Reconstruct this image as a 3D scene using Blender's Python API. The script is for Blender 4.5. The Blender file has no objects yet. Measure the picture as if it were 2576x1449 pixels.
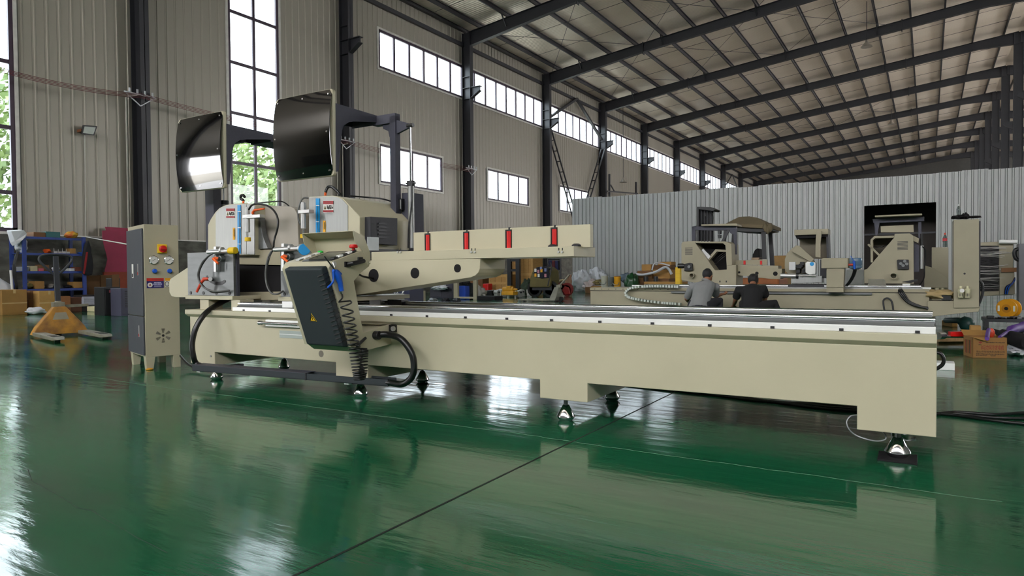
import bpy, bmesh, math, random
from mathutils import Matrix, Vector
R = random.Random(7)
S = bpy.context.scene
COL = S.collection
# ---------------------------------------------------------------- camera
F, YAW, PIT, ROL, MR, HC = 1699.24, .551926, .021946, -.008035, .012579, 1.05
_f = Vector((-math.sin(YAW)*math.cos(PIT), math.cos(YAW)*math.cos(PIT), -math.sin(PIT)))
_r = Vector((math.cos(YAW), math.sin(YAW), 0)); _u = _r.cross(_f)
_r, _u = math.cos(ROL)*_r+math.sin(ROL)*_u, -math.sin(ROL)*_r+math.cos(ROL)*_u
cam = bpy.data.cameras.new('camera'); cam.lens = F/2576*36; cam.sensor_width = 36; cam.sensor_fit = 'HORIZONTAL'
cam.clip_end = 500
co = bpy.data.objects.new('camera', cam); COL.objects.link(co)
co.matrix_world = Matrix(((_r.x, _u.x, -_f.x, 0), (_r.y, _u.y, -_f.y, 0), (_r.z, _u.z, -_f.z, HC), (0, 0, 0, 1)))
S.camera = co
# ---------------------------------------------------------------- sky (overcast) and exposure
w = bpy.data.worlds.new('overcast'); S.world = w; w.use_nodes = True
bg = w.node_tree.nodes['Background']; bg.inputs[0].default_value = (.97, .975, 1, 1); bg.inputs[1].default_value = 14
vs = S.view_settings; vs.view_transform = 'Standard'; vs.look = 'None'; vs.exposure = .14; vs.gamma = 1; vs.use_curve_mapping = False
S.cycles.use_denoising = True; S.cycles.max_bounces = 7; S.cycles.diffuse_bounces = 4; S.cycles.glossy_bounces = 4
S.cycles.transparent_max_bounces = 12; S.cycles.caustics_reflective = False; S.cycles.caustics_refractive = False
S.cycles.sample_clamp_indirect = 6; S.cycles.use_adaptive_sampling = True; S.cycles.adaptive_threshold = .03
MF = Matrix.Rotation(MR, 4, 'Z')          # the big saw stands turned a little from the wall's axes


def _plane(px, py, ax, val, fr=None):
    """the point on the plane axis=val (in the frame fr) that is seen at photo pixel px, py"""
    d = _f+_r*((px-1288)/F)-_u*((py-724.5)/F)
    c = Vector((0, 0, HC))
    if fr is not None:
        i = fr.inverted(); d = i.to_3x3() @ d; c = i @ c
    return c+d*((val-c[ax])/d[ax])


def MX(px, py, x): return _plane(px, py, 0, x, MF)
def MY(px, py, y): return _plane(px, py, 1, y, MF)
def MZ(px, py, z): return _plane(px, py, 2, z, MF)
def WX(px, py, x): return _plane(px, py, 0, x)
def WY(px, py, y): return _plane(px, py, 1, y)
def WZ(px, py, z): return _plane(px, py, 2, z)


# ---------------------------------------------------------------- materials
def lin(c):
    return tuple((v/12.92 if v <= .04045 else ((v+.055)/1.055)**2.4) for v in (x/255 for x in c))+(1,)


MATS = {}


def mat(name, col, rough=.5, metal=0., var=.1, scale=4., bump=0., bscale=60., spec=.5, rvar=.08, stretch=None, col2=None, coat=0., alpha=1.):
    if name in MATS: return MATS[name]
    m = bpy.data.materials.new(name); m.use_nodes = True; MATS[name] = m
    nt = m.node_tree; N = nt.nodes; L = nt.links; p = N['Principled BSDF']
    tc = N.new('ShaderNodeTexCoord'); mp = N.new('ShaderNodeMapping'); L.new(tc.outputs['Object'], mp.inputs[0])
    if stretch: mp.inputs['Scale'].default_value = stretch
    nz = N.new('ShaderNodeTexNoise'); nz.inputs['Scale'].default_value = scale; nz.inputs['Detail'].default_value = 5
    L.new(mp.outputs[0], nz.inputs['Vector'])
    rp = N.new('ShaderNodeValToRGB'); c = lin(col)
    c2 = lin(col2) if col2 else tuple(min(1, v*(1+var)) for v in c[:3])+(1,)
    c1 = c if col2 else tuple(v*(1-var) for v in c[:3])+(1,)
    rp.color_ramp.elements[0].position = .35; rp.color_ramp.elements[1].position = .68
    rp.color_ramp.elements[0].color = c1; rp.color_ramp.elements[1].color = c2
    L.new(nz.outputs['Fac'], rp.inputs[0]); L.new(rp.outputs[0], p.inputs['Base Color'])
    mr = N.new('ShaderNodeMapRange'); mr.inputs['To Min'].default_value = max(0, rough-rvar); mr.inputs['To Max'].default_value = min(1, rough+rvar)
    L.new(nz.outputs['Fac'], mr.inputs['Value']); L.new(mr.outputs[0], p.inputs['Roughness'])
    p.inputs['Metallic'].default_value = metal; p.inputs['Specular IOR Level'].default_value = spec
    p.inputs['Coat Weight'].default_value = coat; p.inputs['Coat Roughness'].default_value = .1
    p.inputs['Alpha'].default_value = alpha
    if bump:
        n2 = N.new('ShaderNodeTexNoise'); n2.inputs['Scale'].default_value = bscale; n2.inputs['Detail'].default_value = 4
        L.new(mp.outputs[0], n2.inputs['Vector'])
        b = N.new('ShaderNodeBump'); b.inputs['Strength'].default_value = bump; b.inputs['Distance'].default_value = .01
        L.new(n2.outputs['Fac'], b.inputs['Height']); L.new(b.outputs[0], p.inputs['Normal'])
    return m


def glassmat(name, tint=(225, 232, 235), tr=.9, rough=.02):
    if name in MATS: return MATS[name]
    m = bpy.data.materials.new(name); m.use_nodes = True; MATS[name] = m
    nt = m.node_tree; N = nt.nodes; L = nt.links; N.remove(N['Principled BSDF'])
    t = N.new('ShaderNodeBsdfTransparent'); t.inputs[0].default_value = tuple(v*tr for v in lin(tint)[:3])+(1,)
    g = N.new('ShaderNodeBsdfGlossy'); g.inputs['Roughness'].default_value = rough
    lw = N.new('ShaderNodeLayerWeight'); pw = N.new('ShaderNodeMath'); pw.operation = 'POWER'; pw.inputs[1].default_value = 4; L.new(lw.outputs['Facing'], pw.inputs[0])
    fr = N.new('ShaderNodeMath'); fr.operation = 'MULTIPLY_ADD'; fr.inputs[1].default_value = .6; fr.inputs[2].default_value = .03; L.new(pw.outputs[0], fr.inputs[0])
    mx = N.new('ShaderNodeMixShader'); L.new(fr.outputs[0], mx.inputs[0]); L.new(t.outputs[0], mx.inputs[1]); L.new(g.outputs[0], mx.inputs[2])
    L.new(mx.outputs[0], N['Material Output'].inputs[0])
    return m


CREAM = mat('cream_paint', (182, 175, 149), .42, var=.03, scale=2, bump=.05, bscale=350, spec=.4)
CREAM2 = mat('cream_paint_dark', (152, 144, 121), .5, var=.06, scale=2, bump=.05, bscale=300, spec=.4)  # darker cream, mostly on the second saw
GREYC = mat('grey_cover', (160, 152, 140), .45, var=.03, scale=2, spec=.4)
STEEL = mat('ground_steel', (118, 120, 120), .4, .6, var=.12, scale=3, bump=.06, bscale=200, stretch=(1, 1, 6))
ALU = mat('brushed_aluminium', (158, 159, 156), .4, .75, var=.05, scale=4, bump=.05, bscale=250, stretch=(12, 1, 1))
CHROME = mat('chrome', (225, 225, 228), .1, 1, var=.03, rvar=.03)
RAIL = mat('polished_rail', (215, 217, 222), .16, 1, var=.03, scale=6, rvar=.04, stretch=(.5, 6, 6))
WHITEM = mat('white_machined_block', (232, 232, 228), .35, .2, var=.03)
BLACK = mat('black_plastic', (22, 22, 24), .4, var=.2)
RUBBER = mat('black_rubber', (16, 16, 18), .35, var=.2)
MATTEB = mat('matte_black_sheet', (24, 22, 24), .75, var=.15, spec=.25)
CHAR = mat('charcoal_textured_paint', (62, 62, 74), .5, var=.1, scale=40, bump=.35, bscale=500)
CHARF = mat('charcoal_flat_paint', (44, 50, 53), .55, var=.05, scale=3, spec=.35)
SCREEN = mat('black_gloss_acrylic', (6, 6, 7), .04, var=.1, spec=.6, coat=.3, rvar=.02, bump=.02, bscale=4)
ORANGE = mat('orange_handle', (226, 92, 28), .4, var=.06)
REDH = mat('red_orange_handle', (206, 66, 40), .4, var=.06)
YEL = mat('yellow_plastic', (226, 184, 20), .45, var=.06)
BLUE = mat('blue_plastic', (24, 88, 196), .4, var=.06)
CYAN = mat('cyan_strip', (22, 142, 204), .4, var=.04)
RED = mat('red_roller', (196, 18, 16), .35, var=.06)
WHITE = mat('white_plastic', (222, 222, 218), .45, var=.03)
SILV = mat('silver_cast', (196, 196, 194), .35, .7, var=.06)
DSTEEL = mat('dark_structural_steel', (40, 40, 44), .45, .1, var=.1, scale=2)
GREEN = mat('green_plastic', (40, 190, 70), .4)


# ---------------------------------------------------------------- mesh collector
class B:
    def __init__(s): s.v = []; s.f = []

    def add(s, v, f):
        n = len(s.v); s.v += [Vector(p) for p in v]; s.f += [tuple(i+n for i in q) for q in f]; return s

    def box(s, x0, x1, y0, y1, z0, z1):
        return s.add([(x, y, z) for x in (x0, x1) for y in (y0, y1) for z in (z0, z1)],
                     [(0, 1, 3, 2), (4, 6, 7, 5), (0, 4, 5, 1), (2, 3, 7, 6), (0, 2, 6, 4), (1, 5, 7, 3)])

    def prism(s, poly, ax, a, b):
        n = len(poly); k = 'xyz'.index(ax)

        def P(p, t):
            q = list(p); q.insert(k, t); return q
        v = [P(p, a) for p in poly]+[P(p, b) for p in poly]
        return s.add(v, [tuple(range(n)), tuple(range(2*n-1, n-1, -1))]+[(i, (i+1) % n, n+(i+1) % n, n+i) for i in range(n)])

    def loft(s, rings, cap=True):
        """rings: equal-length lists of 3D points"""
        n = len(rings[0]); v = [p for r in rings for p in r]
        f = [(k*n+i, k*n+(i+1) % n, (k+1)*n+(i+1) % n, (k+1)*n+i) for k in range(len(rings)-1) for i in range(n)]
        if cap: f += [tuple(range(n)), tuple((len(rings)-1)*n+i for i in range(n-1, -1, -1))]
        return s.add(v, f)

    def tube(s, pts, r, n=8, cap=True):
        pts = [Vector(p) for p in pts]; rs = r if isinstance(r, (list, tuple)) else [r]*len(pts)
        t0 = (pts[1]-pts[0]).normalized(); up = Vector((0, 0, 1)) if abs(t0.z) < .9 else Vector((1, 0, 0))
        a = t0.cross(up).normalized(); rings = []
        for i, p in enumerate(pts):
            t = (pts[min(i+1, len(pts)-1)]-pts[max(i-1, 0)]).normalized()
            a = (a-t*a.dot(t)); a = a.normalized() if a.length > 1e-6 else t.orthogonal().normalized()
            b = t.cross(a)
            rings.append([p+(a*math.cos(2*math.pi*k/n)+b*math.sin(2*math.pi*k/n))*rs[i] for k in range(n)])
        return s.loft(rings, cap)

    def cyl(s, p, q, r, r2=None, n=16): return s.tube([p, q], [r, r if r2 is None else r2], n)

    def bar(s, p, q, w, h, up=(0, 0, 1)):
        p = Vector(p); q = Vector(q); t = (q-p).normalized(); a = t.cross(Vector(up)).normalized(); b = a.cross(t)
        R4 = lambda o: [o+a*w/2+b*h/2, o-a*w/2+b*h/2, o-a*w/2-b*h/2, o+a*w/2-b*h/2]
        return s.loft([R4(p), R4(q)])

    def lathe(s, prof, c, n=20, d=(0, 0, 1)):
        d = Vector(d).normalized(); a = d.orthogonal().normalized(); b = d.cross(a); c = Vector(c)
        return s.loft([[c+d*h+(a*math.cos(2*math.pi*k/n)+b*math.sin(2*math.pi*k/n))*max(r, 1e-4) for k in range(n)] for r, h in prof])

    def ball(s, c, rx, ry=None, rz=None, n=10, jit=0, rnd=None):
        ry = rx if ry is None else ry; rz = rx if rz is None else rz; rings = []
        for i in range(n+1):
            th = math.pi*(.02+.96*i/n); ring = []
            for k in range(2*n):
                ph = math.pi*k/n; q = 1+(rnd.uniform(-jit, jit) if rnd else 0)
                ring.append((c[0]+rx*q*math.sin(th)*math.cos(ph), c[1]+ry*q*math.sin(th)*math.sin(ph), c[2]+rz*q*math.cos(th)))
            rings.append(ring)
        return s.loft(rings)

    def blob(s, c, rx, ry, rz, amp=.2, fq=2.2, n=18, seed=0):
        """a crumpled closed surface, flat underneath"""
        from mathutils import noise
        o = Vector((seed*3.7, seed*1.3, seed*2.1)); rings = []
        for i in range(n+1):
            th = math.pi*(.015+.97*i/n); ring = []
            for k in range(2*n):
                ph = math.pi*k/n; d = Vector((math.sin(th)*math.cos(ph), math.sin(th)*math.sin(ph), math.cos(th)))
                q = 1+amp*noise.noise(d*fq+o)*1.3+amp*.7*(abs(noise.noise(d*fq*2.3+o*2))-.2)+amp*.45*(abs(noise.noise(d*fq*5+o))-.2)
                ring.append((c[0]+rx*q*d.x, c[1]+ry*q*d.y, max(c[2]-rz*.97, c[2]+rz*q*d.z)))
            rings.append(ring)
        return s.loft(rings)

    def build(s, name, m, parent=None, fr=None, bev=0, smooth=None, seg=2):
        v = [fr @ p for p in s.v] if fr is not None else s.v
        lo = [min(p[i] for p in v) for i in range(3)]; hi = [max(p[i] for p in v) for i in range(3)]
        o = Vector(((lo[0]+hi[0])/2, (lo[1]+hi[1])/2, lo[2]))
        me = bpy.data.meshes.new(name); me.from_pydata([p-o for p in v], [], s.f)
        bm = bmesh.new(); bm.from_mesh(me); bmesh.ops.recalc_face_normals(bm, faces=bm.faces); bm.to_mesh(me); bm.free()
        me.materials.append(m)
        if smooth:
            me.polygons.foreach_set('use_smooth', [True]*len(me.polygons)); me.set_sharp_from_angle(angle=math.radians(smooth))
        ob = bpy.data.objects.new(name, me); COL.objects.link(ob)
        place(ob, o, parent)
        if bev:
            b = ob.modifiers.new('bevel', 'BEVEL'); b.width = bev; b.segments = seg; b.limit_method = 'ANGLE'
        return ob


WL = {}


def place(ob, o, parent=None):
    WL[ob] = Vector(o)
    if parent is not None:
        ob.parent = parent; ob.location = Vector(o)-WL[parent]
    else:
        ob.location = o
    return ob


def share(src, name, loc, parent=None, scale=None):
    ob = bpy.data.objects.new(name, src.data); COL.objects.link(ob); place(ob, loc, parent)
    if scale: ob.scale = scale
    return ob


def tag(o, label, cat, group=None):
    o['label'] = label; o['category'] = cat
    if group: o['group'] = group
    return o


def thing(name, label, cat, loc, group=None):
    o = bpy.data.objects.new(name, None); COL.objects.link(o); o.empty_display_size = .1
    place(o, Vector(loc)); return tag(o, label, cat, group)


def copy_tree(o, loc=None, label=None, rz=None):
    def rec(a, par):
        c = a.copy(); COL.objects.link(c); c.parent = par
        for ch in a.children: rec(ch, c)
        return c
    c = rec(o, None)
    if loc is not None: c.location = loc
    if rz is not None: c.rotation_euler.z = rz
    if label: c['label'] = label
    return c


def struct(o): o['kind'] = 'structure'; return o


def rot(c, a): return Matrix.Translation(Vector(c)) @ Matrix.Rotation(a, 4, 'Z')


def arc(cx, cy, r, a0, a1, n=6): return [(cx+r*math.cos(math.radians(a0+(a1-a0)*i/n)), cy+r*math.sin(math.radians(a0+(a1-a0)*i/n))) for i in range(n+1)]


def smoothpath(pts, k=6):
    """Catmull-Rom through the given points"""
    P = [Vector(p) for p in pts]; out = []
    for i in range(len(P)-1):
        a, b, c, d = P[max(i-1, 0)], P[i], P[i+1], P[min(i+2, len(P)-1)]
        for j in range(k):
            t = j/k; out.append(.5*((2*b)+(c-a)*t+(2*a-5*b+4*c-d)*t*t+(3*b-a-3*c+d)*t**3))
    return out+[P[-1]]
# ================================================================ the hall
XW = -23.5                                   # inner face of the long wall
BAY, Y0 = 9.761, 23.05
def YK(k): return Y0+BAY*k
def ROOF(x): return 15.25+.1125*(min(x, 5.6)+23)-.1125*max(0, x-5.6)   # rafter top line


# floor: green epoxy
m = bpy.data.materials.new('green_epoxy_floor'); m.use_nodes = True; nt = m.node_tree; N = nt.nodes; L = nt.links; p = N['Principled BSDF']
geo = N.new('ShaderNodeNewGeometry')
def noise(scale, detail=5, sc=(1, 1, 1)):
    mp = N.new('ShaderNodeMapping'); mp.inputs['Scale'].default_value = sc; L.new(geo.outputs['Position'], mp.inputs[0])
    n = N.new('ShaderNodeTexNoise'); n.inputs['Scale'].default_value = scale; n.inputs['Detail'].default_value = detail; L.new(mp.outputs[0], n.inputs['Vector']); return n
def ramp(src, a, b, ca, cb):
    r = N.new('ShaderNodeValToRGB'); r.color_ramp.elements[0].position = a; r.color_ramp.elements[1].position = b
    r.color_ramp.elements[0].color = ca; r.color_ramp.elements[1].color = cb; L.new(src, r.inputs[0]); return r
def mixc(fac, a, b):
    x = N.new('ShaderNodeMix'); x.data_type = 'RGBA'; L.new(fac, x.inputs['Factor']); L.new(a, x.inputs['A']); L.new(b, x.inputs['B']); return x
base = ramp(noise(.7).outputs['Fac'], .3, .7, lin((18, 84, 54)), lin((30, 100, 68)))
worn = N.new('ShaderNodeRGB'); worn.outputs[0].default_value = lin((70, 88, 76))
st = ramp(noise(1.6, 8, (.25, 1.4, 1)).outputs['Fac'], .52, .74, (0, 0, 0, 1), (.6, .6, .6, 1))
mx = mixc(st.outputs[0], base.outputs[0], worn.outputs[0])
fle = ramp(noise(45, 2).outputs['Fac'], .74, .78, (0, 0, 0, 1), (.5, .5, .5, 1))
mx2 = mixc(fle.outputs[0], mx.outputs['Result'], worn.outputs[0])
L.new(mx2.outputs['Result'], p.inputs['Base Color'])
rr = N.new('ShaderNodeMapRange'); rr.inputs['To Min'].default_value = .05; rr.inputs['To Max'].default_value = .2; rr.inputs['From Min'].default_value = .35; rr.inputs['From Max'].default_value = .75
L.new(noise(1.1, 6, (.5, 1.5, 1)).outputs['Fac'], rr.inputs['Value']); L.new(rr.outputs[0], p.inputs['Roughness'])
bp = N.new('ShaderNodeBump'); bp.inputs['Strength'].default_value = .2; bp.inputs['Distance'].default_value = .012
L.new(noise(5, 7, (.45, 2.0, 1)).outputs['Fac'], bp.inputs['Height']); L.new(bp.outputs[0], p.inputs['Normal'])
p.inputs['Specular IOR Level'].default_value = .44
floor = struct(B().box(-23.6, 34, -16, 125, -.2, 0).build('floor', m))
struct(B().box(-23.5, 33.9, 37.5, 124, 0, .004).build('floor_far_bounce', mat('far_bounce_slab', (200, 194, 184), .4, var=.1, scale=.5)))  # unseen pale slab added to bounce light up to the roof
JOINT = mat('joint_filler', (20, 26, 22), .7); SCR = mat('pale_crack', (96, 118, 102), .7)
xj = WZ(1215, 1219.5, 0).x; yj = WZ(900, 1040, 0).y
B().box(xj-.006, xj+.006, -5, 60, 0, .0012).build('expansion_joint', JOINT, floor)
pts = [WZ(46, 920, 0), WZ(370, 968.5, 0), WZ(700, 1012, 0), WZ(1000, 1052, 0), WZ(1300, 1090, 0), WZ(1650, 1142, 0), WZ(2000, 1190, 0), WZ(2576, 1270, 0)]
b = B(); q = []
for i in range(len(pts)-1):
    for j in range(12): a = pts[i].lerp(pts[i+1], j/12); q.append(Vector((a.x, a.y+R.uniform(-.008, .008), 0)))
b.tube([v+Vector((0, 0, -.0012)) for v in q], 0.0024, 4).build('floor_crack', SCR, floor)
q = [WZ(70, 1180, 0)]+[WZ(80+i*38, 1215+i*19+R.uniform(-7, 7), 0) for i in range(10)]
B().tube([v+Vector((0, 0, -.001)) for v in q], .0026, 4).build('floor_crack', JOINT, floor)

# ---- the long wall on the left, with its windows
WP = mat('wall_sheet', (150, 143, 130), .38, .15, var=.05, scale=.6, bump=.06, bscale=8, stretch=(1, 1, .15))
WIN = []                                      # (y0, y1, z0, z1, columns, rows, wide?)
TALLZ = (2.42, 15.0)
WIN.append((7.15, 9.62, *TALLZ)); WIN.append((17.0, 19.45, *TALLZ))
WIN.append((25.6, YK(1)+.02, 11.42, 13.35))
for k in range(1, 9): WIN.append((YK(k)+.02, YK(k+1)-.02 if k < 8 else YK(k+1)-2, 11.42, 13.35))
for k in range(0, 3): WIN.append((25.6+BAY*k, 30.72+BAY*k, 5.68, 7.61))
DOOR = (-10.2, -7.0, 0, 4.8)                     # open roller door behind the camera
def holes(y0, y1): return sorted((z0, z1) for a, b_, z0, z1 in WIN+[DOOR] if a < y1-.01 and b_ > y0+.01)
bw = B()
cuts = sorted({-16, 125}|{v for w_ in WIN for v in w_[:2]}|set(DOOR[:2]))
for a, c in zip(cuts, cuts[1:]):
    z = 0
    for h0, h1 in holes(a, c)+[(15.6, 15.6)]:
        if h0 > z: bw.box(XW-.14, XW-.04, a, c, z, h0)
        z = h1
WBACK = mat('wall_joint_shadow_sheet', (96, 93, 86), .6)
wall = struct(bw.build('wall_left', WBACK))
segs = []; PW = .358; y = -16
while y < 62:
    z = 2.36 if y > -7.2 or y < -13.3 else 0
    for h0, h1 in holes(y, y+PW)+[(15.45, 15.45)]:
        if h0 > z+.05: segs.append((y, z, h0))
        z = max(z, h1)
    y += PW
vis = [s_ for s_ in segs if s_[0] > 8.6]
vis.sort(key=lambda s_: -(s_[2]-s_[1])/(s_[0]+8))
ref = B().prism([(0, 0), (.004, .045), (.028, .06), (.028, .1), (.006, .115), (.006, PW-.012), (0, PW-.008)], 'z', 0, 1)
ref = ref.build('wall_panel', WP, wall, fr=Matrix.Translation((XW-.04, 8, 2)))
first = True; off = WL[ref]-Vector((XW-.04, 8, 2))
for (a, z0, z1) in vis[:299]:
    loc = Vector((XW-.04, a, z0))+Vector((off.x, off.y, 0))
    if first: place(ref, loc, wall); ref.scale = (1, 1, z1-z0); first = False
    else: share(ref, 'wall_panel', loc, wall, (1, 1, z1-z0))
rest = B()
for (a, z0, z1) in vis[299:]+[s_ for s_ in segs if s_[0] <= 8.6]: rest.box(XW-.04, XW-.03, a, a+PW-.01, z0, z1)
for a, c in zip(cuts, cuts[1:]):
    if c > 62:
        for z0, z1 in ((0, 11.42), (13.35, 15.6)): rest.box(XW-.04, XW-.03, max(a, 62), c, z0, z1)
o = rest.build('wall_panel_far', WP, wall); o['kind'] = 'stuff'
PLI = mat('stained_plaster', (98, 96, 88), .9, var=.35, scale=2.2, bump=.4, bscale=14, stretch=(1, 1, 2))
B().box(XW-.04, XW+.03, -7, 62, 0, 2.34).build('plinth', PLI, wall)
TRIM = mat('pale_window_trim', (196, 192, 184), .4, .1)
B().box(XW-.04, XW+.06, -7, 62, 2.34, 2.38).build('plinth_cap', TRIM, wall)
# windows
FRAME = mat('dark_window_frame', (58, 42, 56), .4, .1); GL = glassmat('window_glass')
for n, (a, c, z0, z1) in enumerate(WIN, 1):
    wide = c-a; xf = XW-.1
    if z1 > 14: cols = [.5]; rows = [v for v in (3.6, 5.55, 7.52, 9.52, 11.52, 13.5)]
    elif z1 > 12: nn = max(2, round(wide/1.22)); cols = [i/nn for i in range(1, nn)]; rows = []
    else: cols = [.25, .5, .75]; rows = []
    fw = .12 if z1 > 14 else .125 if z1 > 12 else .1
    b = B()
    for y_ in (a, c-fw): b.box(xf, xf+.09, y_, y_+fw, z0, z1)
    for z_ in (z0, z1-fw): b.box(xf, xf+.09, a, c, z_, z_+fw)
    wn = struct(b.build('window_%d' % n, FRAME))
    for cc in cols:
        ym = a+cc*wide; B().box(xf+.01, xf+.08, ym-fw*.5, ym+fw*.5, z0, z1).build('mullion', FRAME, wn)
    for z_ in rows: B().box(xf+.015, xf+.075, a, c, z_-fw*.5, z_+fw*.5).build('transom', FRAME, wn)
    ys = [a]+[a+cc*wide for cc in cols]+[c]; zs = [z0]+rows+[z1]
    for y_, y2 in zip(ys, ys[1:]):
        for z_, z2 in zip(zs, zs[1:]):
            B().box(xf+.03, xf+.036, y_+.005, y2-.005, z_+.005, z2-.005).build('pane', GL, wn)
    t = B(); tw = .1
    for z_ in (z0-tw, z1): t.box(XW-.06, XW+.02, a-tw, c+tw, z_, z_+tw)
    if z1 > 14 or z1 < 9 or n == 3:
        for y_ in ([a-tw, c] if n != 3 else [a-tw]): t.box(XW-.06, XW+.02, y_, y_+tw, z0, z1)
    t.build('window_trim', TRIM, wn)
# columns, corbels, girts
for k in range(-3, 11):
    yk = YK(k); b = B(); xa, xb = XW+.04, XW+.62
    b.box(xa, xa+.03, yk-.16, yk+.16, 0, ROOF(xa)); b.box(xb-.03, xb, yk-.16, yk+.16, 0, 15.22); b.box(xa, xb, yk-.012, yk+.012, 0, 15.22)
    c = b.build('column', DSTEEL, wall)
    b = B().prism([(xb, 11.35), (xb, 11.95), (xb+.62, 11.95), (xb+.62, 11.72)], 'y', yk-.012, yk+.012)
    b.box(xb, xb+.66, yk-.13, yk+.13, 11.95, 11.98).box(xa, xb, yk-.15, yk+.15, 11.95, 11.97).box(xa, xb, yk-.15, yk+.15, 12.6, 12.62).box(xa, xb, yk-.15, yk+.15, 11.3, 11.32)
    b.prism([(xb, 11.33), (xb, 11.36), (xb+.62, 11.73), (xb+.62, 11.7)], 'y', yk-.13, yk+.13)
    b.build('corbel', DSTEEL, c)
B().box(XW, XW+.14, -16, 120, 14.42, 14.62).build('girt', DSTEEL, wall)
B().box(XW, XW+.2, -16, 120, 15.3, 15.55).build('eave_strut', DSTEEL, wall)
# diagonal wall bracing between the second and third columns: two ladder-like legs and two thin struts
for (k, s_) in ((2, 1), (3, -1)):
    a = Vector((XW+.4, YK(k)+s_*.2, 11.3)); c = Vector((XW+.4, YK(2)+BAY/2-s_*.5, 5.0)); b = B()
    for dx in (-.16, .16): b.bar(a+Vector((dx, 0, 0)), c+Vector((dx, 0, 0)), .09, .07)
    for i in range(1, 9): t = a.lerp(c, i/9); b.box(t.x-.16, t.x+.16, t.y-.03, t.y+.03, t.z-.03, t.z+.03)
    b.build('lattice_brace', DSTEEL, wall)
    B().bar((XW+.3, YK(k)+s_*.2, 12.1), (XW+.3, YK(2)+BAY/2, 14.5), .2, .16).build('wall_brace', DSTEEL, wall)
for s_ in (0, 1): B().bar((XW+.3, YK(7+s_)+(.2 if not s_ else -.2), 12.1), (XW+.3, YK(7)+BAY/2, 14.5), .12, .1).build('wall_brace', DSTEEL, wall)

# ---- roof
m = bpy.data.materials.new('foil_roof_sheet'); m.use_nodes = True; nt = m.node_tree; N = nt.nodes; L = nt.links; p = N['Principled BSDF']
geo = N.new('ShaderNodeNewGeometry')
c0 = ramp(noise(.35, 6, (.3, 1, 1)).outputs['Fac'], .3, .7, lin((228, 214, 196)), lin((244, 232, 216))); L.new(c0.outputs[0], p.inputs['Base Color'])
p.inputs['Metallic'].default_value = .5; p.inputs['Roughness'].default_value = .36
wv = N.new('ShaderNodeTexWave'); wv.bands_direction = 'Y'; wv.inputs['Scale'].default_value = 1.6; wv.inputs['Distortion'].default_value = .6; L.new(geo.outputs['Position'], wv.inputs['Vector'])
bp = N.new('ShaderNodeBump'); bp.inputs['Strength'].default_value = .35; bp.inputs['Distance'].default_value = .04
L.new(wv.outputs['Fac'], bp.inputs['Height']); L.new(bp.outputs[0], p.inputs['Normal'])
rz = lambda x: ROOF(x)+.26
ceil = struct(B().prism([(-23.6, rz(-23.6)), (5.6, rz(5.6)), (34, rz(34)), (34, rz(34)+.2), (5.6, rz(5.6)+.2), (-23.6, rz(-23.6)+.2)], 'y', -16.2, 125).build('ceiling', m))
x = -22.3
while x < 33:
    z = ROOF(x)
    B().prism([(x-.035, z), (x+.035, z), (x+.035, z+.03), (x+.005, z+.03), (x+.005, z+.22), (x+.07, z+.22), (x+.07, z+.255), (x-.035, z+.255)], 'y', -16, 125).build('purlin', DSTEEL, ceil)
    x += 1.93
for k in range(-3, 11):
    yk = YK(k)
    top = [(-22.9, 15.22), (-15.95, ROOF(-15.95)), (5.6, ROOF(5.6))]; bot = [(5.6, ROOF(5.6)-.9), (3.2, ROOF(3.2)-.62), (-15.95, ROOF(-15.95)-.58), (-22.9, 14.4)]
    b = B().prism(top+bot, 'y', yk-.01, yk+.01)
    for i in range(3): b.prism([bot[i], (bot[i][0], bot[i][1]+.025), (bot[i+1][0], bot[i+1][1]+.025), bot[i+1]], 'y', yk-.14, yk+.14)
    for i in range(2): b.prism([top[i], top[i+1], (top[i+1][0], top[i+1][1]-.025), (top[i][0], top[i][1]-.025)], 'y', yk-.14, yk+.14)
    ra = b.build('rafter', DSTEEL, ceil)
    b = B()
    for xj_ in (-15.95, -1.55): b.box(xj_-.025, xj_+.025, yk-.15, yk+.15, ROOF(xj_)-.72, ROOF(xj_)+.06)
    b.build('splice_plate', DSTEEL, ra)
    for xb_ in (-20.4, -14.6, -8.8, -3): B().bar((xb_, yk-.55, ROOF(xb_)+.02), (xb_, yk-.1, ROOF(xb_)-.52), .07, .05).build('fly_brace', DSTEEL, ra)
    # far slope of the next nave
    B().prism([(5.7, ROOF(5.7)), (33.5, ROOF(33.5)), (33.5, ROOF(33.5)-.6), (5.7, ROOF(5.7)-.8)], 'y', yk-.12, yk+.12).build('rafter', DSTEEL, ceil)
    # the inner row of columns
    b = B(); b.box(5.3, 5.34, yk-.18, yk+.18, 0, ROOF(5.3)); b.box(5.86, 5.9, yk-.18, yk+.18, 0, ROOF(5.3)); b.box(5.3, 5.9, yk-.014, yk+.014, 0, ROOF(5.3))
    c = b.build('inner_column', DSTEEL, ceil)
    b = B().prism([(5.3, 11.35), (5.3, 11.95), (4.68, 11.95), (4.68, 11.72)], 'y', yk-.13, yk+.13); b.build('corbel', DSTEEL, c)
# sag rods and cross bracing
b = B()
for k in range(0, 9):
    for fr_ in (.34, .67):
        y_ = YK(k)+BAY*fr_; b.cyl((-23, y_, ROOF(-23)+.12), (5.4, y_, ROOF(5.4)+.12), .012, n=5)
b.build('sag_rod', DSTEEL, ceil)
for k in (1, 2, 5):
    for x0 in (-22.8, -15.9, -9):
        for s_ in (0, 1):
            x1 = x0+6.9; ya, yb = (YK(k), YK(k+1)) if s_ else (YK(k+1), YK(k))
            B().cyl((x0, ya, ROOF(x0)-.15), (x1, yb, ROOF(x1)-.15), .014, n=5).build('cross_rod', DSTEEL, ceil)

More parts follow.
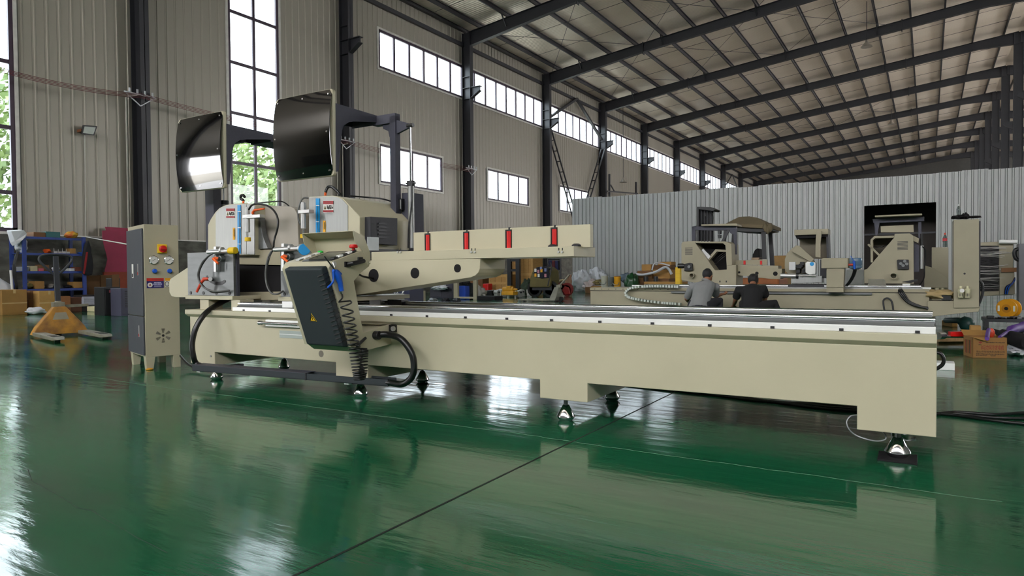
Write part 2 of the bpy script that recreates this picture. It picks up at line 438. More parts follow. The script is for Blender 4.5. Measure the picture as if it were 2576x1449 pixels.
# ---- the other walls, mostly out of view
WDK = mat('grey_wall_sheet', (150, 148, 142), .6, var=.06, scale=.4)
b = B().box(34, 34.2, -16, 38, 0, 15.8).box(34, 34.2, 38, 125, 0, 8).box(34, 34.2, 38, 125, 13.6, 15.8); struct(b.build('wall_right', WDK))  # open strip beyond the partition added to light the roof
b = B().box(-23.6, 34, -16.2, -16, 0, 9.6).box(-23.6, 34, -16.2, -16, 14, 19)
for i in range(16): b.box(-23.6+i*3.84-.15, -23.6+i*3.84+.15, -16.2, -16, 9.6, 14)
struct(b.build('wall_back', WDK))   # open band high in the wall, added to light saw and floor
b = B().box(-23.6, 34, 124, 124.2, 0, 19); struct(b.build('wall_far', mat('far_wall_sheet', (70, 68, 64), .7)))
# ---- galvanised sheet partition across the hall
YP = 36.0; GALV = mat('galvanised_sheet', (168, 169, 166), .42, .3, var=.09, scale=1.2, bump=.08, bscale=30, stretch=(1, 1, .2))
xl = WY(1440, 600, YP).x
fz = lambda px, py: WY(px, py, YP)
zl, zr = fz(1440, 500.7).z, fz(2576, 419).z
dx0, dx1 = fz(2183, 600).x, fz(2325, 600).x; dzt = fz(2250, 514).z
part = struct(B().box(xl, xl+.06, YP+.1, YP+.2, 0, zl-.05).box(xl, 12, YP+.1, YP+.16, zl*.5, zl*.5+.08).build('wall_partition', DSTEEL))
def sheet(z0, z1):
    prof = []; PITCH = .24
    for i in range(4):
        u = i*PITCH; prof += [(u, 0), (u+.10, 0), (u+.125, -.045), (u+.175, -.045), (u+.20, 0)]
    prof.append((.96, 0))
    pr = prof+[(a_, b_+.012) for a_, b_ in reversed(prof)]
    return B().prism(pr, 'z', 0, 1)
ref = sheet(0, 1).build('galvanised_sheet', GALV, part, fr=Matrix.Translation((0, YP, 0))); off = WL[ref]-Vector((0, YP, 0))
x = xl; first = True
while x < 12:
    z0 = dzt if (x > dx0-.5 and x+.96 < dx1+.5) else 0
    z1 = zl+(zr-zl)*((x-xl)/(fz(2576, 600).x-xl))
    loc = Vector((x, YP+R.uniform(-.012, .012), z0))+Vector((off.x, off.y, 0)); sc = (1, 1, z1+R.uniform(-.03, .03)-z0)
    if first: place(ref, loc, part); ref.scale = sc; first = False
    else: share(ref, 'galvanised_sheet', loc, part, sc)
    x += .96
# dim store room seen through its doorway
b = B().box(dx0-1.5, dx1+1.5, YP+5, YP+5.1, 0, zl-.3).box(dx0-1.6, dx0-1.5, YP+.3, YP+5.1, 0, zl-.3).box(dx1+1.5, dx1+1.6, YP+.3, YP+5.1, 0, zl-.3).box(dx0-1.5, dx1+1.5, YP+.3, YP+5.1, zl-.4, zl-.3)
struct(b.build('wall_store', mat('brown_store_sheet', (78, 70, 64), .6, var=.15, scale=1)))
# ---- outside: ground, trees, a pale house
struct(B().box(-140, -23.7, -60, 160, -.35, -.15).build('ground_outside', mat('outside_ground', (196, 192, 180), .9, var=.1, scale=.2)))
LEAF = mat('leaves', (110, 132, 78), .7, var=.3, scale=.8, col2=(150, 168, 108)); BARK = mat('bark', (92, 84, 70), .9, bump=.4)
def tree(x, y, h, rr, label, seed):
    r = random.Random(seed); t = thing('broadleaf_tree', label, 'tree', (x, y, -.15), 'trees outside the tall windows')
    b = B(); b.tube([(x, y, -.15), (x+.2, y, h*.35), (x-.1, y+.2, h*.75)], [.22, .17, .06], 8)
    for i in range(5):
        a = r.uniform(0, 6.28); z = h*(.3+.1*i); b.tube([(x, y, z), (x+math.cos(a)*rr*.6, y+math.sin(a)*rr*.6, z+h*.16)], [.08, .02], 5)
    b.build('trunk', BARK, t); b = B()
    for i in range(3400):
        while True:
            d = Vector((r.uniform(-1, 1), r.uniform(-1, 1), r.uniform(-1, 1)))
            if d.length < 1: break
        lump = 1+.25*math.sin(d.x*7+seed)*math.sin(d.z*6+seed*2)
        c = Vector((x+d.x*rr*lump, y+d.y*rr*lump, h*.6+d.z*h*.42)); s_ = r.uniform(.12, .3)
        a = Vector((r.gauss(0, 1), r.gauss(0, 1), r.gauss(0, 1))).normalized(); e = a.orthogonal().normalized(); g = a.cross(e)
        b.add([c+e*s_, c+g*s_*.6, c-e*s_, c-g*s_*.6], [(0, 1, 2, 3)])
    b.build('foliage', LEAF, t)
tree(-38, 27.5, 10.3, 3.4, 'tall leafy tree in the lower middle of the tall window beside the guard screens', 1)
tree(-41, 35.2, 9.6, 3.2, 'leafy tree at the right of the tall window beside the guard screens', 2)
tree(-36, 12.2, 10.8, 2.9, 'leafy tree filling the window at the far left edge', 3)
tree(-48, 25, 9.0, 3.2, 'hazy tree further back behind the tall window beside the guard screens', 4)
t = thing('house', 'low white house outside behind the trees', 'house', (-60, 40, -.15))
HW = mat('white_render', (222, 226, 232), .8)
B().box(-64, -58, 22, 58, -.15, 3.4).build('house_wall', HW, t)
B().prism([(-64.6, 3.4), (-57.4, 3.4), (-61, 4.6)], 'y', 21.5, 58.5).build('house_roof', mat('grey_tiles', (150, 152, 158), .8), t)
for i in range(7):
    f_ = B().box(-58.02, -57.95, 25+i*4.6, 26.4+i*4.6, 1, 2.5).build('window', mat('dark_pane', (90, 100, 112), .2), t)
# ================================================================ the double head cutting saw in the foreground
def PF(y, pts): return [(lambda q: (q.x, q.z))(MY(a, b_, y)) for a, b_ in pts]      # outline on a front plane
def PSd(x, pts): return [(lambda q: (q.y, q.z))(MX(a, b_, x)) for a, b_ in pts]     # outline on a side plane
saw = thing('double_head_saw', 'long cream double head cutting saw with two black guard screens and polished rails', 'machine', MF @ Vector((-3.1, 4.7, 0)))
def pb(b, name, m, parent=None, bev=0, smooth=None): return b.build(name, m, parent or saw, MF, bev, smooth)
FT = [(-6.33, -5.94), (-4.29, -3.92), (-2.29, -1.92), (-.28, .095)]
poly = []
for i, (a, c) in enumerate(FT):
    poly += [(a, .163), (c, .163)]
    if i < 3: poly += [(c, .294), (FT[i+1][0], .294)]
bed = pb(B().prism(poly+[(.095, .637), (-6.33, .637)], 'y', 4.2, 5.3), 'bed', CREAM, bev=.004)
pb(B().prism([(4.2, .637), (4.165, .664), (4.165, .709), (5.335, .709), (5.335, .664), (5.3, .637)], 'x', -6.36, .095), 'bed_lip', CREAM, bed, bev=.003)
for x in (-6.07, -4.11, -2.14, -.085):
    for y in (4.31, 5.16):
        z0 = .012 if (x > -.2 and y < 5) else 0
        f_ = pb(B().lathe([(.044, z0), (.052, z0+.008), (.066, z0+.026), (.066, z0+.03), (.023, z0+.108), (.02, z0+.11)], (x, y, 0), 28), 'levelling_foot', CHROME, smooth=40)
        pb(B().lathe([(.016, z0+.1), (.016, .17)], (x, y, 0), 12).box(x-.06, x+.06, y-.05, y+.05, .155, .166), 'foot_stem', STEEL, f_)
B().box(-.18, .01, 4.21, 4.4, 0, .012).build('shim_plate', MATTEB, saw, MF, .002)
x0 = -5.629
for y, nm in ((4.255, 'rail'), (4.93, 'rail')):
    pb(B().box(x0-.03, .09, y-.055, y+.06, .709, .746), 'rail_support', WHITEM, bev=.003)
    r_ = pb(B().cyl((x0, y, .779), (.088, y, .779), .0165, n=24), nm, RAIL, smooth=40)
    pb(B().prism([(y-.03, .746), (y+.03, .746), (y+.009, .77), (y-.009, .77)], 'x', x0, .085), 'rail_web', STEEL, r_)
for i in range(16):
    x = .007-.3665*i
    if x > x0: pb(B().box(x-.011, x+.011, 4.194, 4.202, .712, .726), 'rail_clip', DSTEEL)
pb(B().box(x0, .08, 4.55, 4.6, .709, .73), 'gear_rack', DSTEEL)
pb(B().box(x0, .08, 5.1, 5.14, .709, .745), 'magnetic_strip', BLACK)
# --- saw heads
plates = {}
for nm, xa, xb in (('fixed', -6.43, -5.70), ('moving', MY(706, 700, 4.25).x, MY(706, 700, 4.25).x+.73)):
    h = pb(B().box(xa-.01, xb+.01, 4.225, 5.2, .812, .85), nm+'_head_base', CREAM, bev=.003); plates[nm] = h
    pb(B().box(xa, xb, 4.25, 4.28, .85, 1.285), 'steel_clamp_plate', STEEL, h, .002)
    pb(B().box(xb-.012, xb+.012, 4.28, 4.31, .85, 1.285), 'dark_side_plate', CHAR, h)
    for i in range(4): pb(B().cyl((xa+.05+i*.205, 4.2455, .875), (xa+.05+i*.205, 4.26, .875), .0165, n=14), 'bolt_hole', BLACK, h)
hf, hm = plates['fixed'], plates['moving']
for a, c in ((-6.22, -6.08), (-5.73, -5.6)):
    pb(B().box(a, c, 4.24, 4.4, .709, .812), 'post', CREAM, hf, .002); pb(B().box(a, c, 5.0, 5.15, .709, .812), 'post', CREAM, hf, .002)
q = MY(706, 700, 4.25).x
for y in (4.255, 4.93): pb(B().box(q+.06, q+.2, y-.045, y+.045, .752, .812), 'bearing_block', SILV, hm, .002).name; pb(B().box(q+.5, q+.64, y-.045, y+.045, .752, .812), 'bearing_block', SILV, hm, .002)
x = MY(1000, 760, 4.93).x; pb(B().box(x-.08, x+.09, 4.88, 4.98, .755, .81), 'bearing_block', DSTEEL, hm, .002)
# pointed cream nose at the far left
pb(B().prism(PF(4.27, [(473, 672), (473, 748), (440, 748), (431, 745), (426, 735), (425, 712), (428, 702)]), 'y', 4.27, 4.9), 'nose_cover', CREAM, hf, .004)
# lower body behind the plates, with the big black rubber curtain
pb(B().prism(PF(4.56, [(588, 627), (760, 629), (760, 668), (588, 665)]), 'y', 4.56, 5.15), 'lower_body', CREAM2, hf, .003)
pb(B().prism(PF(4.56, [(588, 735), (760, 733), (760, 753), (588, 757)]), 'y', 4.56, 5.15), 'lower_rail_cover', CREAM2, hf, .003)
pb(B().prism(PF(4.58, [(589, 664), (760, 667), (760, 734), (589, 736)]), 'y', 4.585, 5.1), 'dust_curtain', MATTEB, hf)
# saw covers
c1 = pb(B().prism(PF(4.5, [(523, 642), (523, 566), (530, 551), (541, 534), (552, 523), (564, 517), (580, 513), (622, 511), (642, 515), (642, 642)]), 'y', 4.5, 5.12), 'saw_cover', CREAM, hf, .006)
pb(B().prism(PF(4.496, [(543, 640), (543, 536), (553, 525), (565, 519), (581, 515), (620, 513), (620, 640)]), 'y', 4.494, 4.5), 'aluminium_face', ALU, c1)
pb(B().prism(PF(4.496, [(622, 640), (622, 513), (641, 517), (641, 640)]), 'y', 4.49, 4.5), 'aluminium_edge', ALU, c1)
pb(B().prism(PF(4.62, [(642, 516), (728, 519), (740, 525), (748, 540), (752, 628), (642, 628)]), 'y', 4.62, 5.12), 'grey_blade_cover', GREYC, hf, .006)
pb(B().prism(PF(4.54, [(640, 547), (655, 548), (656, 566), (660, 590), (667, 610), (674, 625), (640, 627)]), 'y', 4.54, 4.6), 'blade_guide', STEEL, hf, .002)
c2 = pb(B().prism(PF(4.5, [(777, 642), (777, 495), (836, 492), (850, 494), (863, 500), (905, 545), (905, 642)]), 'y', 4.5, 5.25), 'saw_cover', CREAM, hm, .006)
pb(B().prism(PF(4.496, [(778, 640), (778, 497), (836, 494), (850, 496.5), (861, 502), (875, 517), (875, 640)]), 'y', 4.494, 4.5), 'aluminium_face', ALU, c2)
STK_R = mat('red_sticker', (150, 40, 44), .5); STK_W = mat('white_sticker', (220, 218, 210), .5); STK_Y = mat('amber_sticker', (226, 160, 24), .5); INK = mat('black_ink', (30, 28, 26), .6)
def rect(y, x0, x1, y0, y1, t=.003): return B().prism(PF(y, [(x0, y0), (x1, y0), (x1, y1), (x0, y1)]), 'y', y-t, y)
for c, sx, sy, bx, yx, by1 in ((c1, 569.5, 524, 598, 586, 638), (c2, 813.5, 505, 795, 813, 640)):
    k = 1 if c is c1 else 1.2
    w_ = 21*k
    pb(rect(4.493, sx, sx+w_, sy, sy+25*k, .001), 'warning_sticker', STK_W, c)
    st = pb(rect(4.492, sx, sx+w_, sy+.5, sy+7*k), 'sticker_bar', STK_R, c); pb(rect(4.492, sx, sx+w_, sy+20*k, sy+24*k), 'sticker_bar', STK_R, c)
    pb(B().prism(PF(4.492, [(sx+1.5*k, sy+18*k), (sx+6*k, sy+18*k), (sx+3.8*k, sy+9.5*k)]), 'y', 4.489, 4.491), 'warning_triangle', mat('olive_ink', (92, 80, 30), .6), c)
    b = B()
    for i, (u, v, uw, vh) in enumerate(((7.5, 9.5, 1.6, 7), (9.6, 12, 1.5, 6), (11.8, 9.2, 1.2, 8), (13.4, 9.6, 3.2, 2.2), (13.6, 12.8, 3.2, 1.5), (14.2, 15, 2.2, 2.6), (17.6, 9.5, 1, 8), (18.8, 13, 1.2, 3))):
        b.prism(PF(4.491, [(sx+u*k, sy+v*k), (sx+(u+uw)*k, sy+v*k), (sx+(u+uw)*k, sy+(v+vh)*k), (sx+u*k, sy+(v+vh)*k)]), 'y', 4.4885, 4.4905)
    pb(b, 'warning_lettering', INK, c)
    s_ = pb(rect(4.492, bx, bx+(8 if c is c1 else 9.5), 516 if c is c1 else 499, by1, .004), 'blue_strip', CYAN, c)
    yy = 531 if c is c1 else 516
    pb(rect(4.487, bx+(3.6 if c is c1 else 4.3), bx+(4.6 if c is c1 else 5.4), yy, by1-2, .001), 'strip_groove', BLACK, c)
    for z in (yy, yy+41, yy+82): pb(rect(4.486, bx, bx+8, z, z+1.6, .001), 'strip_mark', WHITE, c)
    y_ = 573 if c is c1 else 555
    pb(rect(4.492, yx, yx+(5 if c is c1 else 6), y_, y_+30, .002), 'amber_label', STK_Y, c); pb(rect(4.489, yx+2, yx+3.4, y_+4, y_+22, .001), 'label_arrow', INK, c)
# vertical clamp cylinders
def vclamp(par, px, top, bot, yl, y):
    a = MY(px, top, y); c = MY(px, bot, y); r = .024
    d = pb(B().cyl((a.x, y, a.z), (a.x, y, c.z), r, n=20).cyl((a.x, y, a.z), (a.x, y, a.z+.012), r*.8, n=20), 'clamp_cylinder', SILV, par, .002, 40)
    pb(B().cyl((a.x, y, c.z), (a.x, y, c.z-.06), .007, n=10), 'piston_rod', CHROME, par, 0, 40)
    pb(B().cyl((a.x, y, c.z-.052), (a.x, y, c.z-.09), .03, n=18), 'yellow_clamp_foot', YEL, par, .003, 40)
    m_ = MY(px, yl, y); pb(B().box(m_.x-.035, m_.x+.11, y-.03, y+.03, m_.z-.016, m_.z+.016), 'clamp_bracket', SILV, par, .002)
    return a
a = vclamp(hf, 622, 524, 584, 545, 4.4); vclamp(hm, 762.5, 512, 575, 533, 4.4)
p1_ = MY(634, 540, 4.4); pb(B().tube([MY(637, 545, 4.4), MY(636, 534, 4.4), MY(640, 529, 4.4), MY(665, 525, 4.37)], [.012, .014, .013, .008], 10), 'orange_lever', ORANGE, hf, 0, 60)
pb(B().box(MY(627, 545, 4.4).x, MY(660, 545, 4.4).x, 4.37, 4.43, MY(640, 549, 4.4).z, MY(640, 541, 4.4).z), 'clamp_bracket', SILV, hf, .002)
# horizontal clamps, levers and slots on the two plates
def hclamp(par, d, tip):
    g = lambda px, py, y: MY(px, py, y)+Vector((d, 0, 0))
    pb(B().cyl(g(523, 634, 4.19), g(578, 631, 4.19), .022, n=18).cyl(g(556, 629, 4.19), g(560, 629, 4.19), .03, n=18), 'horizontal_clamp', SILV, par, .002, 40)
    if tip: pb(B().cyl(g(578, 631, 4.19), g(593, 630, 4.19), .034, n=18), 'yellow_clamp_foot', YEL, par, .006, 40)
    else:
        pb(B().cyl(g(578, 631, 4.19), g(588, 631, 4.19), .04, n=18), 'clamp_collar', SILV, par, .003, 40)
        pb(B().cyl(g(585, 634, 4.14), g(585, 634, 4.165), .05, n=22), 'blue_end_cap', CYAN, par, .003, 40)
    b = B().prism([(lambda q: (q.x+d, q.z))(MY(u, v, 4.23)) for u, v in ((544, 620), (550, 620), (550, 684), (544, 684))], 'y', 4.2, 4.25)
    pb(b, 'slotted_bracket', SILV, par, .003)
    b = B().prism([(lambda q: (q.x+d, q.z))(MY(u, v, 4.2)) for u, v in ((545.8, 662), (548.2, 662), (548.2, 680), (545.8, 680))], 'y', 4.1985, 4.2)
    pb(b, 'bracket_slot', BLACK, par)
    pb(B().tube([g(549, 651, 4.17), g(541, 649, 4.15), g(537, 651, 4.14), g(549, 663, 4.12)], [.014, .017, .015, .011], 10), 'orange_lever', ORANGE, par, 0, 60)
    pb(B().lathe([(.03, 0), (.03, .05), (.022, .05), (.022, .08)], g(563, 651, 4.25), 18, (0, -1, 0)), 'knurled_knob', STEEL, par, .002, 40)
hclamp(hf, 0, True); hclamp(hm, MY(691, 628, 4.19).x-MY(523, 634, 4.19).x, False)
pts = [(522, 693), (524, 697), (531, 703), (541, 708), (550, 709.5), (558, 707.5), (565, 704), (568, 706), (567, 711), (560, 715.5), (550, 717.5), (540, 716), (530, 711), (523, 704), (519, 697), (519, 694)]
pb(B().prism(PF(4.25, pts), 'y', 4.2465, 4.25), 'arc_slot', BLACK, hf)
pb(B().tube([MY(531, 703, 4.24), MY(522, 702, 4.19), MY(513, 702, 4.17), MY(507, 710, 4.16), MY(495, 734, 4.15)], [.014, .018, .019, .015, .013], 10), 'red_lever', REDH, hf, 0, 60)
pb(B().cyl(MY(529, 702, 4.25), MY(529, 702, 4.2), .02, n=14), 'lever_boss', SILV, hf, 0, 40)
HOSE = mat('grey_braided_hose', (92, 92, 90), .5, .2, var=.2, scale=30)
pb(B().tube(smoothpath([MY(543, 634, 4.19), MY(527, 642, 4.17), MY(508, 662, 4.15), MY(498, 690, 4.14), MY(502, 709, 4.14), MY(512, 722, 4.14), MY(530, 731, 4.15), MY(548, 733, 4.17), MY(577, 731, 4.23)], 6), .009, 8), 'air_hose', HOSE, hf, 0, 60)
pb(B().tube(smoothpath([MY(541, 635, 4.2), MY(524, 646, 4.19), MY(508, 668, 4.18), MY(501, 690, 4.17), MY(506, 712, 4.17), MY(530, 734, 4.17), MY(550, 736, 4.18), MY(577, 732, 4.24)], 6), .006, 6), 'air_hose', RUBBER, hf, 0, 60)
pb(B().tube(smoothpath([MY(626, 527, 4.38), MY(634, 516, 4.36), MY(650, 513, 4.34), MY(673, 518, 4.32), MY(690, 531, 4.3), MY(699, 552, 4.28), MY(698, 575, 4.27), MY(690, 603, 4.26), MY(688, 623, 4.22)], 6), .0095, 8), 'air_hose', RUBBER, hm, 0, 60)
pb(B().tube(smoothpath([MY(690, 626, 4.2), MY(680, 636, 4.18), MY(672, 656, 4.16), MY(668, 690, 4.15), MY(672, 720, 4.15), MY(684, 738, 4.15), MY(700, 739, 4.17), MY(712, 732, 4.24)], 6), .0085, 8), 'air_hose', HOSE, hm, 0, 60)
pb(B().tube(smoothpath([MY(690, 628, 4.22), MY(682, 638, 4.2), MY(675, 660, 4.18), MY(671, 690, 4.17), MY(676, 720, 4.17), MY(690, 740, 4.18), MY(712, 733, 4.25)], 6), .006, 6), 'air_hose', RUBBER, hm, 0, 60)
pb(B().tube(smoothpath([MY(776, 499, 4.47), MY(766, 498, 4.44), MY(757, 506, 4.41), MY(750, 530, 4.39), MY(751, 552, 4.39), MY(756, 566, 4.4)], 6), .008, 8), 'air_hose', HOSE, hm, 0, 60)
# flexible coolant nozzles on top of the covers, and the cable running back
for par, P_, o_ in ((hm, [(818, 492), (820, 481), (825, 471), (834, 470), (845, 478), (856, 490)], 3), (hf, [(612, 512), (612, 504), (606, 500), (606, 493), (611, 491), (616, 496)], 2)):
    pp = smoothpath([MY(u, v, 4.62 if par is hm else 4.6) for u, v in P_], 8); rs = [.012+.003*(i % 2) for i in range(len(pp))]
    pb(B().tube(pp[6:], rs[6:], 8), 'segmented_nozzle', RUBBER, par); pb(B().tube(pp[:8], .012, 8), 'orange_nozzle_tip', ORANGE, par, 0, 60)
pb(B().tube(smoothpath([MY(880, 493, 4.75), MY(930, 497, 4.95), MY(960, 500, 5.0), MY(982, 506, 5.08)], 5), .008, 6), 'signal_cable', RUBBER, hm, 0, 60)
pb(B().tube(smoothpath([MY(640, 512, 4.8), MY(690, 507, 4.85), MY(712, 508, 4.9), MY(728, 519, 4.95)], 5), .007, 6), 'signal_cable', RUBBER, hf, 0, 60)
# black motor box with louvres on the right flank
xs_ = -4.276
mb = pb(B().prism(PSd(xs_+.07, [(932, 545), (1000, 549), (1000, 617), (932, 613)]), 'x', xs_, xs_+.07), 'motor_box', mat('motor_black', (36, 36, 42), .5, bump=.2, bscale=400), hm, .003)
for i in range(5):
    l0 = 560+i*8.6
    pb(B().prism(PSd(xs_+.072, [(951, l0+1), (968, l0), (970, l0+3), (970, l0+5), (951, l0+4)]), 'x', xs_+.07, xs_+.08), 'louvre', DSTEEL, mb)
pb(B().box(-4.35, -4.28, 4.6, 5.3, 1.2, 1.33), 'motor_shelf', DSTEEL, hm)
pb(B().prism(PSd(-4.15, [(925, 596), (953, 597), (953, 630), (925, 630)]), 'x', -4.156, -4.15), 'clear_guard_flap', mat('frosted_acrylic', (196, 202, 204), .3, alpha=.75), hm)
# lift towers
x1_, x2_ = -4.437, -4.366
pb(B().box(x1_, x2_, 5.1, 5.177, 1.43, 2.6), 'screen_post', CHAR, hm, .003)
pb(B().box(-4.66, x2_, 5.1, 5.177, 2.53, 2.622), 'cross_arm', CHAR, hm, .003)
pb(B().prism([(x1_-.11, 2.535), (x1_+.005, 2.535), (x1_+.005, 2.38), (x1_-.02, 2.40), (x1_-.035, 2.46), (x1_-.10, 2.49)], 'y', 5.12, 5.15), 'gusset', CHAR, hm)
pb(B().prism([(x2_-.01, 2.56), (x2_-.01, 2.42), (x2_+.17, 2.47), (x2_+.17, 2.5)], 'y', 5.12, 5.15), 'cylinder_bracket', CHAR, hm)
cx = MY(1033, 400, 5.13).x
pb(B().cyl((cx, 5.13, 1.3), (cx, 5.13, 1.93), .031, n=20), 'lift_cylinder', ALU, hm, .002, 40)
pb(B().cyl((cx, 5.13, 1.9), (cx, 5.13, 1.95), .04, n=12).box(cx-.05, cx+.05, 5.11, 5.15, 1.92, 1.935), 'cylinder_head', DSTEEL, hm, .002)
pb(B().cyl((cx, 5.13, 1.93), (cx, 5.13, 2.48), .011, n=12), 'piston_rod', CHROME, hm, 0, 40)
pb(B().cyl((cx-.035, 5.13, 2.485), (cx+.035, 5.13, 2.485), .02, n=12), 'rod_clevis', BLACK, hm, 0, 40)
pb(B().tube(smoothpath([(cx+.03, 5.1, 1.9), (cx+.035, 5.09, 1.7), (cx+.01, 5.08, 1.5), (cx, 5.08, 1.3)]), .008, 6), 'air_hose', RUBBER, hm, 0, 60)
tz = pb(B().box(-4.37, -4.262, 5.19, 5.4, 1.15, 1.85), 'column_box', CHAR, hm, .003)
for z in (1.68, 1.5): pb(B().box(-4.40, -4.33, 5.14, 5.19, z, z+.11), 'guide_shoe', BLACK, tz, .004); pb(B().box(-4.345, -4.338, 5.135, 5.145, z+.01, z+.1), 'shoe_edge', SILV, tz)
# the same lift at the far left, mostly behind its screen
xa, xb = MY(517, 560, 4.8).x, MY(538, 560, 4.8).x
pb(B().box(xa, xb, 4.8, 4.9, .9, 2.55), 'screen_post', CHAR, hf, .003); pb(B().box(xa, -6.3, 4.82, 4.88, 2.5, 2.6), 'cross_arm', CHAR, hf, .003)
pb(B().box(xa, -6.3, 4.8, 4.9, .86, .94), 'post_bracket', CHAR, hf)
cx2 = MY(563, 500, 4.95).x
pb(B().cyl((cx2, 4.95, 1.2), (cx2, 4.95, 1.88), .036, n=20), 'lift_cylinder', ALU, hf, .002, 40); pb(B().cyl((cx2, 4.95, 1.86), (cx2, 4.95, 1.905), .05, n=8), 'cylinder_head', BLACK, hf); pb(B().cyl((cx2, 4.95, 1.9), (cx2, 4.95, 2.2), .006, n=8), 'piston_rod', CHROME, hf, 0, 40)
# guard screens: black convex acrylic in a cream tray on a channel shaped arm
def screen(par, xr, zb, zt, wd, name_):
    xl = xr-wd; yf = 4.475; n = 10; rows = []
    def ring(ins, yo, bow):
        out = []; rc = .035
        for (cxx, czz, a0) in ((xr-rc, zt-rc, 0), (xl+rc, zt-rc, 90), (xl+rc, zb+rc, 180), (xr-rc, zb+rc, 270)):
            for i in range(5):
                a = math.radians(a0+90*i/4); out.append((cxx+(rc-ins)*math.cos(a) if True else 0, czz+(rc-ins)*math.sin(a)))
        return [(px_, yo+bow*(2*(pz_-zb)/(zt-zb)-1)**2, pz_) for px_, pz_ in out]
    tray = pb(B().loft([ring(0, yf+.01, .045), ring(0, yf+.045, .045)]), 'screen_tray', CREAM, par, .003)
    # acrylic face as a grid so that it really bows
    V = []; Fc = []; nz = 16
    for j in range(nz+1):
        t = j/nz; z = zb+.006+(zt-zb-.012)*t; e = min(t, 1-t)*(zt-zb)
        ins = .006+max(0, .035-math.sqrt(max(0, .035**2-max(0, .035-e)**2)))
        y = yf+.004+.045*(2*t-1)**2
        V += [(xl+ins, y, z), (xl+(xr-xl)*.33, y-.004, z), (xl+(xr-xl)*.66, y-.004, z), (xr-ins, y, z)]
    m_ = len(V); V += [(a_, b_+.006, c_) for a_, b_, c_ in V]
    for j in range(nz):
        for i in range(3):
            k = j*4+i; Fc += [(k, k+1, k+5, k+4), (m_+k, m_+k+4, m_+k+5, m_+k+1)]
        k = j*4; Fc += [(k, k+4, m_+k+4, m_+k), (k+3, m_+k+3, m_+k+7, k+7)]
    for j in (0, nz):
        for i in range(3): k = j*4+i; Fc.append((k, m_+k, m_+k+1, k+1))
    fc = pb(B().add(V, Fc), 'acrylic_face', SCREEN, tray, 0, 50)
    for u, t in ((.06, .94), (.5, .94), (.94, .94), (.05, .5), (.95, .5), (.06, .06), (.5, .06), (.94, .06)):
        x, z = xl+wd*u, zb+(zt-zb)*t; y = yf+.002+.045*(2*t-1)**2
        pb(B().cyl((x, y-.004, z), (x, y+.004, z), .008, n=8), 'screen_screw', CHROME, tray)
    return tray
# outline of the arm's side plates on the plane x = xr
def arm(par, xr, dx):
    xp = -4.606
    o_ = PSd(xp, [(836, 257), (945, 290), (945, 307), (934, 305), (884, 303), (868, 305), (857, 313), (852, 325), (850, 340), (843, 430), (837, 430)]); o_ = [(y_+.045, z_) for y_, z_ in o_]
    a_ = pb(B().prism(o_, 'x', xp+dx-.012, xp+dx), 'arm_plate', CHAR, par); pb(B().prism(o_, 'x', xp+dx-.36, xp+dx-.348), 'arm_plate', CHAR, par)
    y0, z0 = o_[0]; y1, z1 = o_[1]
    pb(B().prism([(y0, z0), (y1, z1), (y1, z1-.012), (y0, z0-.012)], 'x', xp+dx-.35, xp+dx-.01), 'arm_top_plate', CHAR, par)
    pb(B().box(xp+dx-.35, xp+dx-.01, y1-.012, y1+(.3 if dx else 0), z1-.085, z1), 'arm_end_plate', CHAR, par)
screen(hm, -4.612, 1.965, 2.765, .772, 'r'); arm(hm, 0, 0)
screen(hf, -6.187, 1.965, 2.765, .772, 'l'); arm(hf, 0, -1.575)
# --- outfeed roller table on its tapered beam
o_ = PF(4.5, [(870, 745), (905, 741), (1185, 698), (1196, 693), (1203, 686), (1207, 676), (1208, 651), (870, 656)])
bm_ = pb(B().prism(o_, 'y', 4.5, 4.885), 'outfeed_beam', CREAM, hm, .004)
for px, py, r in ((940, 693, .058), (1044, 687, .046), (1151, 675, .034)):
    c = MY(px, py, 4.5); pb(B().cyl((c.x, 4.497, c.z), (c.x, 4.52, c.z), r, n=26), 'beam_hole', MATTEB, bm_, 0, 40)
pb(B().tube(smoothpath([MY(896, 685, 4.2), MY(912, 695, 4.35), MY(935, 700, 4.48), MY(945, 700, 4.52)]), .009, 8), 'signal_cable', RUBBER, hm, 0, 60)
tr = pb(B().box(-4.143, -2.16, 4.5, 4.885, 1.17, 1.246), 'outfeed_tray', CREAM, hm, .003)
for px in (1001.5, 1008.5, 1187, 1195.5, 1406, 1415):
    c = MY(px, 634, 4.5); pb(B().cyl((c.x, 4.488, c.z), (c.x, 4.5, c.z), .008, n=10), 'tray_screw', SILV, tr); pb(B().box(c.x-.004, c.x+.004, 4.498, 4.5, c.z+.012, c.z+.03), 'tray_slot', BLACK, tr)
fe = pb(B().box(-3.787, -2.096, 4.65, 4.702, 1.24, 1.413), 'outfeed_fence', CREAM, hm, .003)
for px in (1076.5, 1174, 1280.5, 1395):
    c = MY(px, 600, 4.65).x
    pb(B().box(c-.03, c+.026, 4.642, 4.652, 1.248, 1.4), 'roller_slot', MATTEB, fe); pb(B().cyl((c+.002, 4.655, 1.25), (c+.002, 4.655, 1.386), .024, n=16), 'red_roller', RED, fe, 0, 40)
    pb(B().cyl((c+.002, 4.655, 1.386), (c+.002, 4.655, 1.418), .01, n=10).box(c-.024, c+.024, 4.64, 4.67, 1.386, 1.4), 'roller_cap', BLACK, fe)
for px in (1390, 1450): c = MY(px, 618, 4.6); pb(B().lathe([(.035, 0), (.035, .012), (.02, .022)], (c.x, 4.6, 1.246), 16), 'tray_cap', DSTEEL, tr, 0, 40)
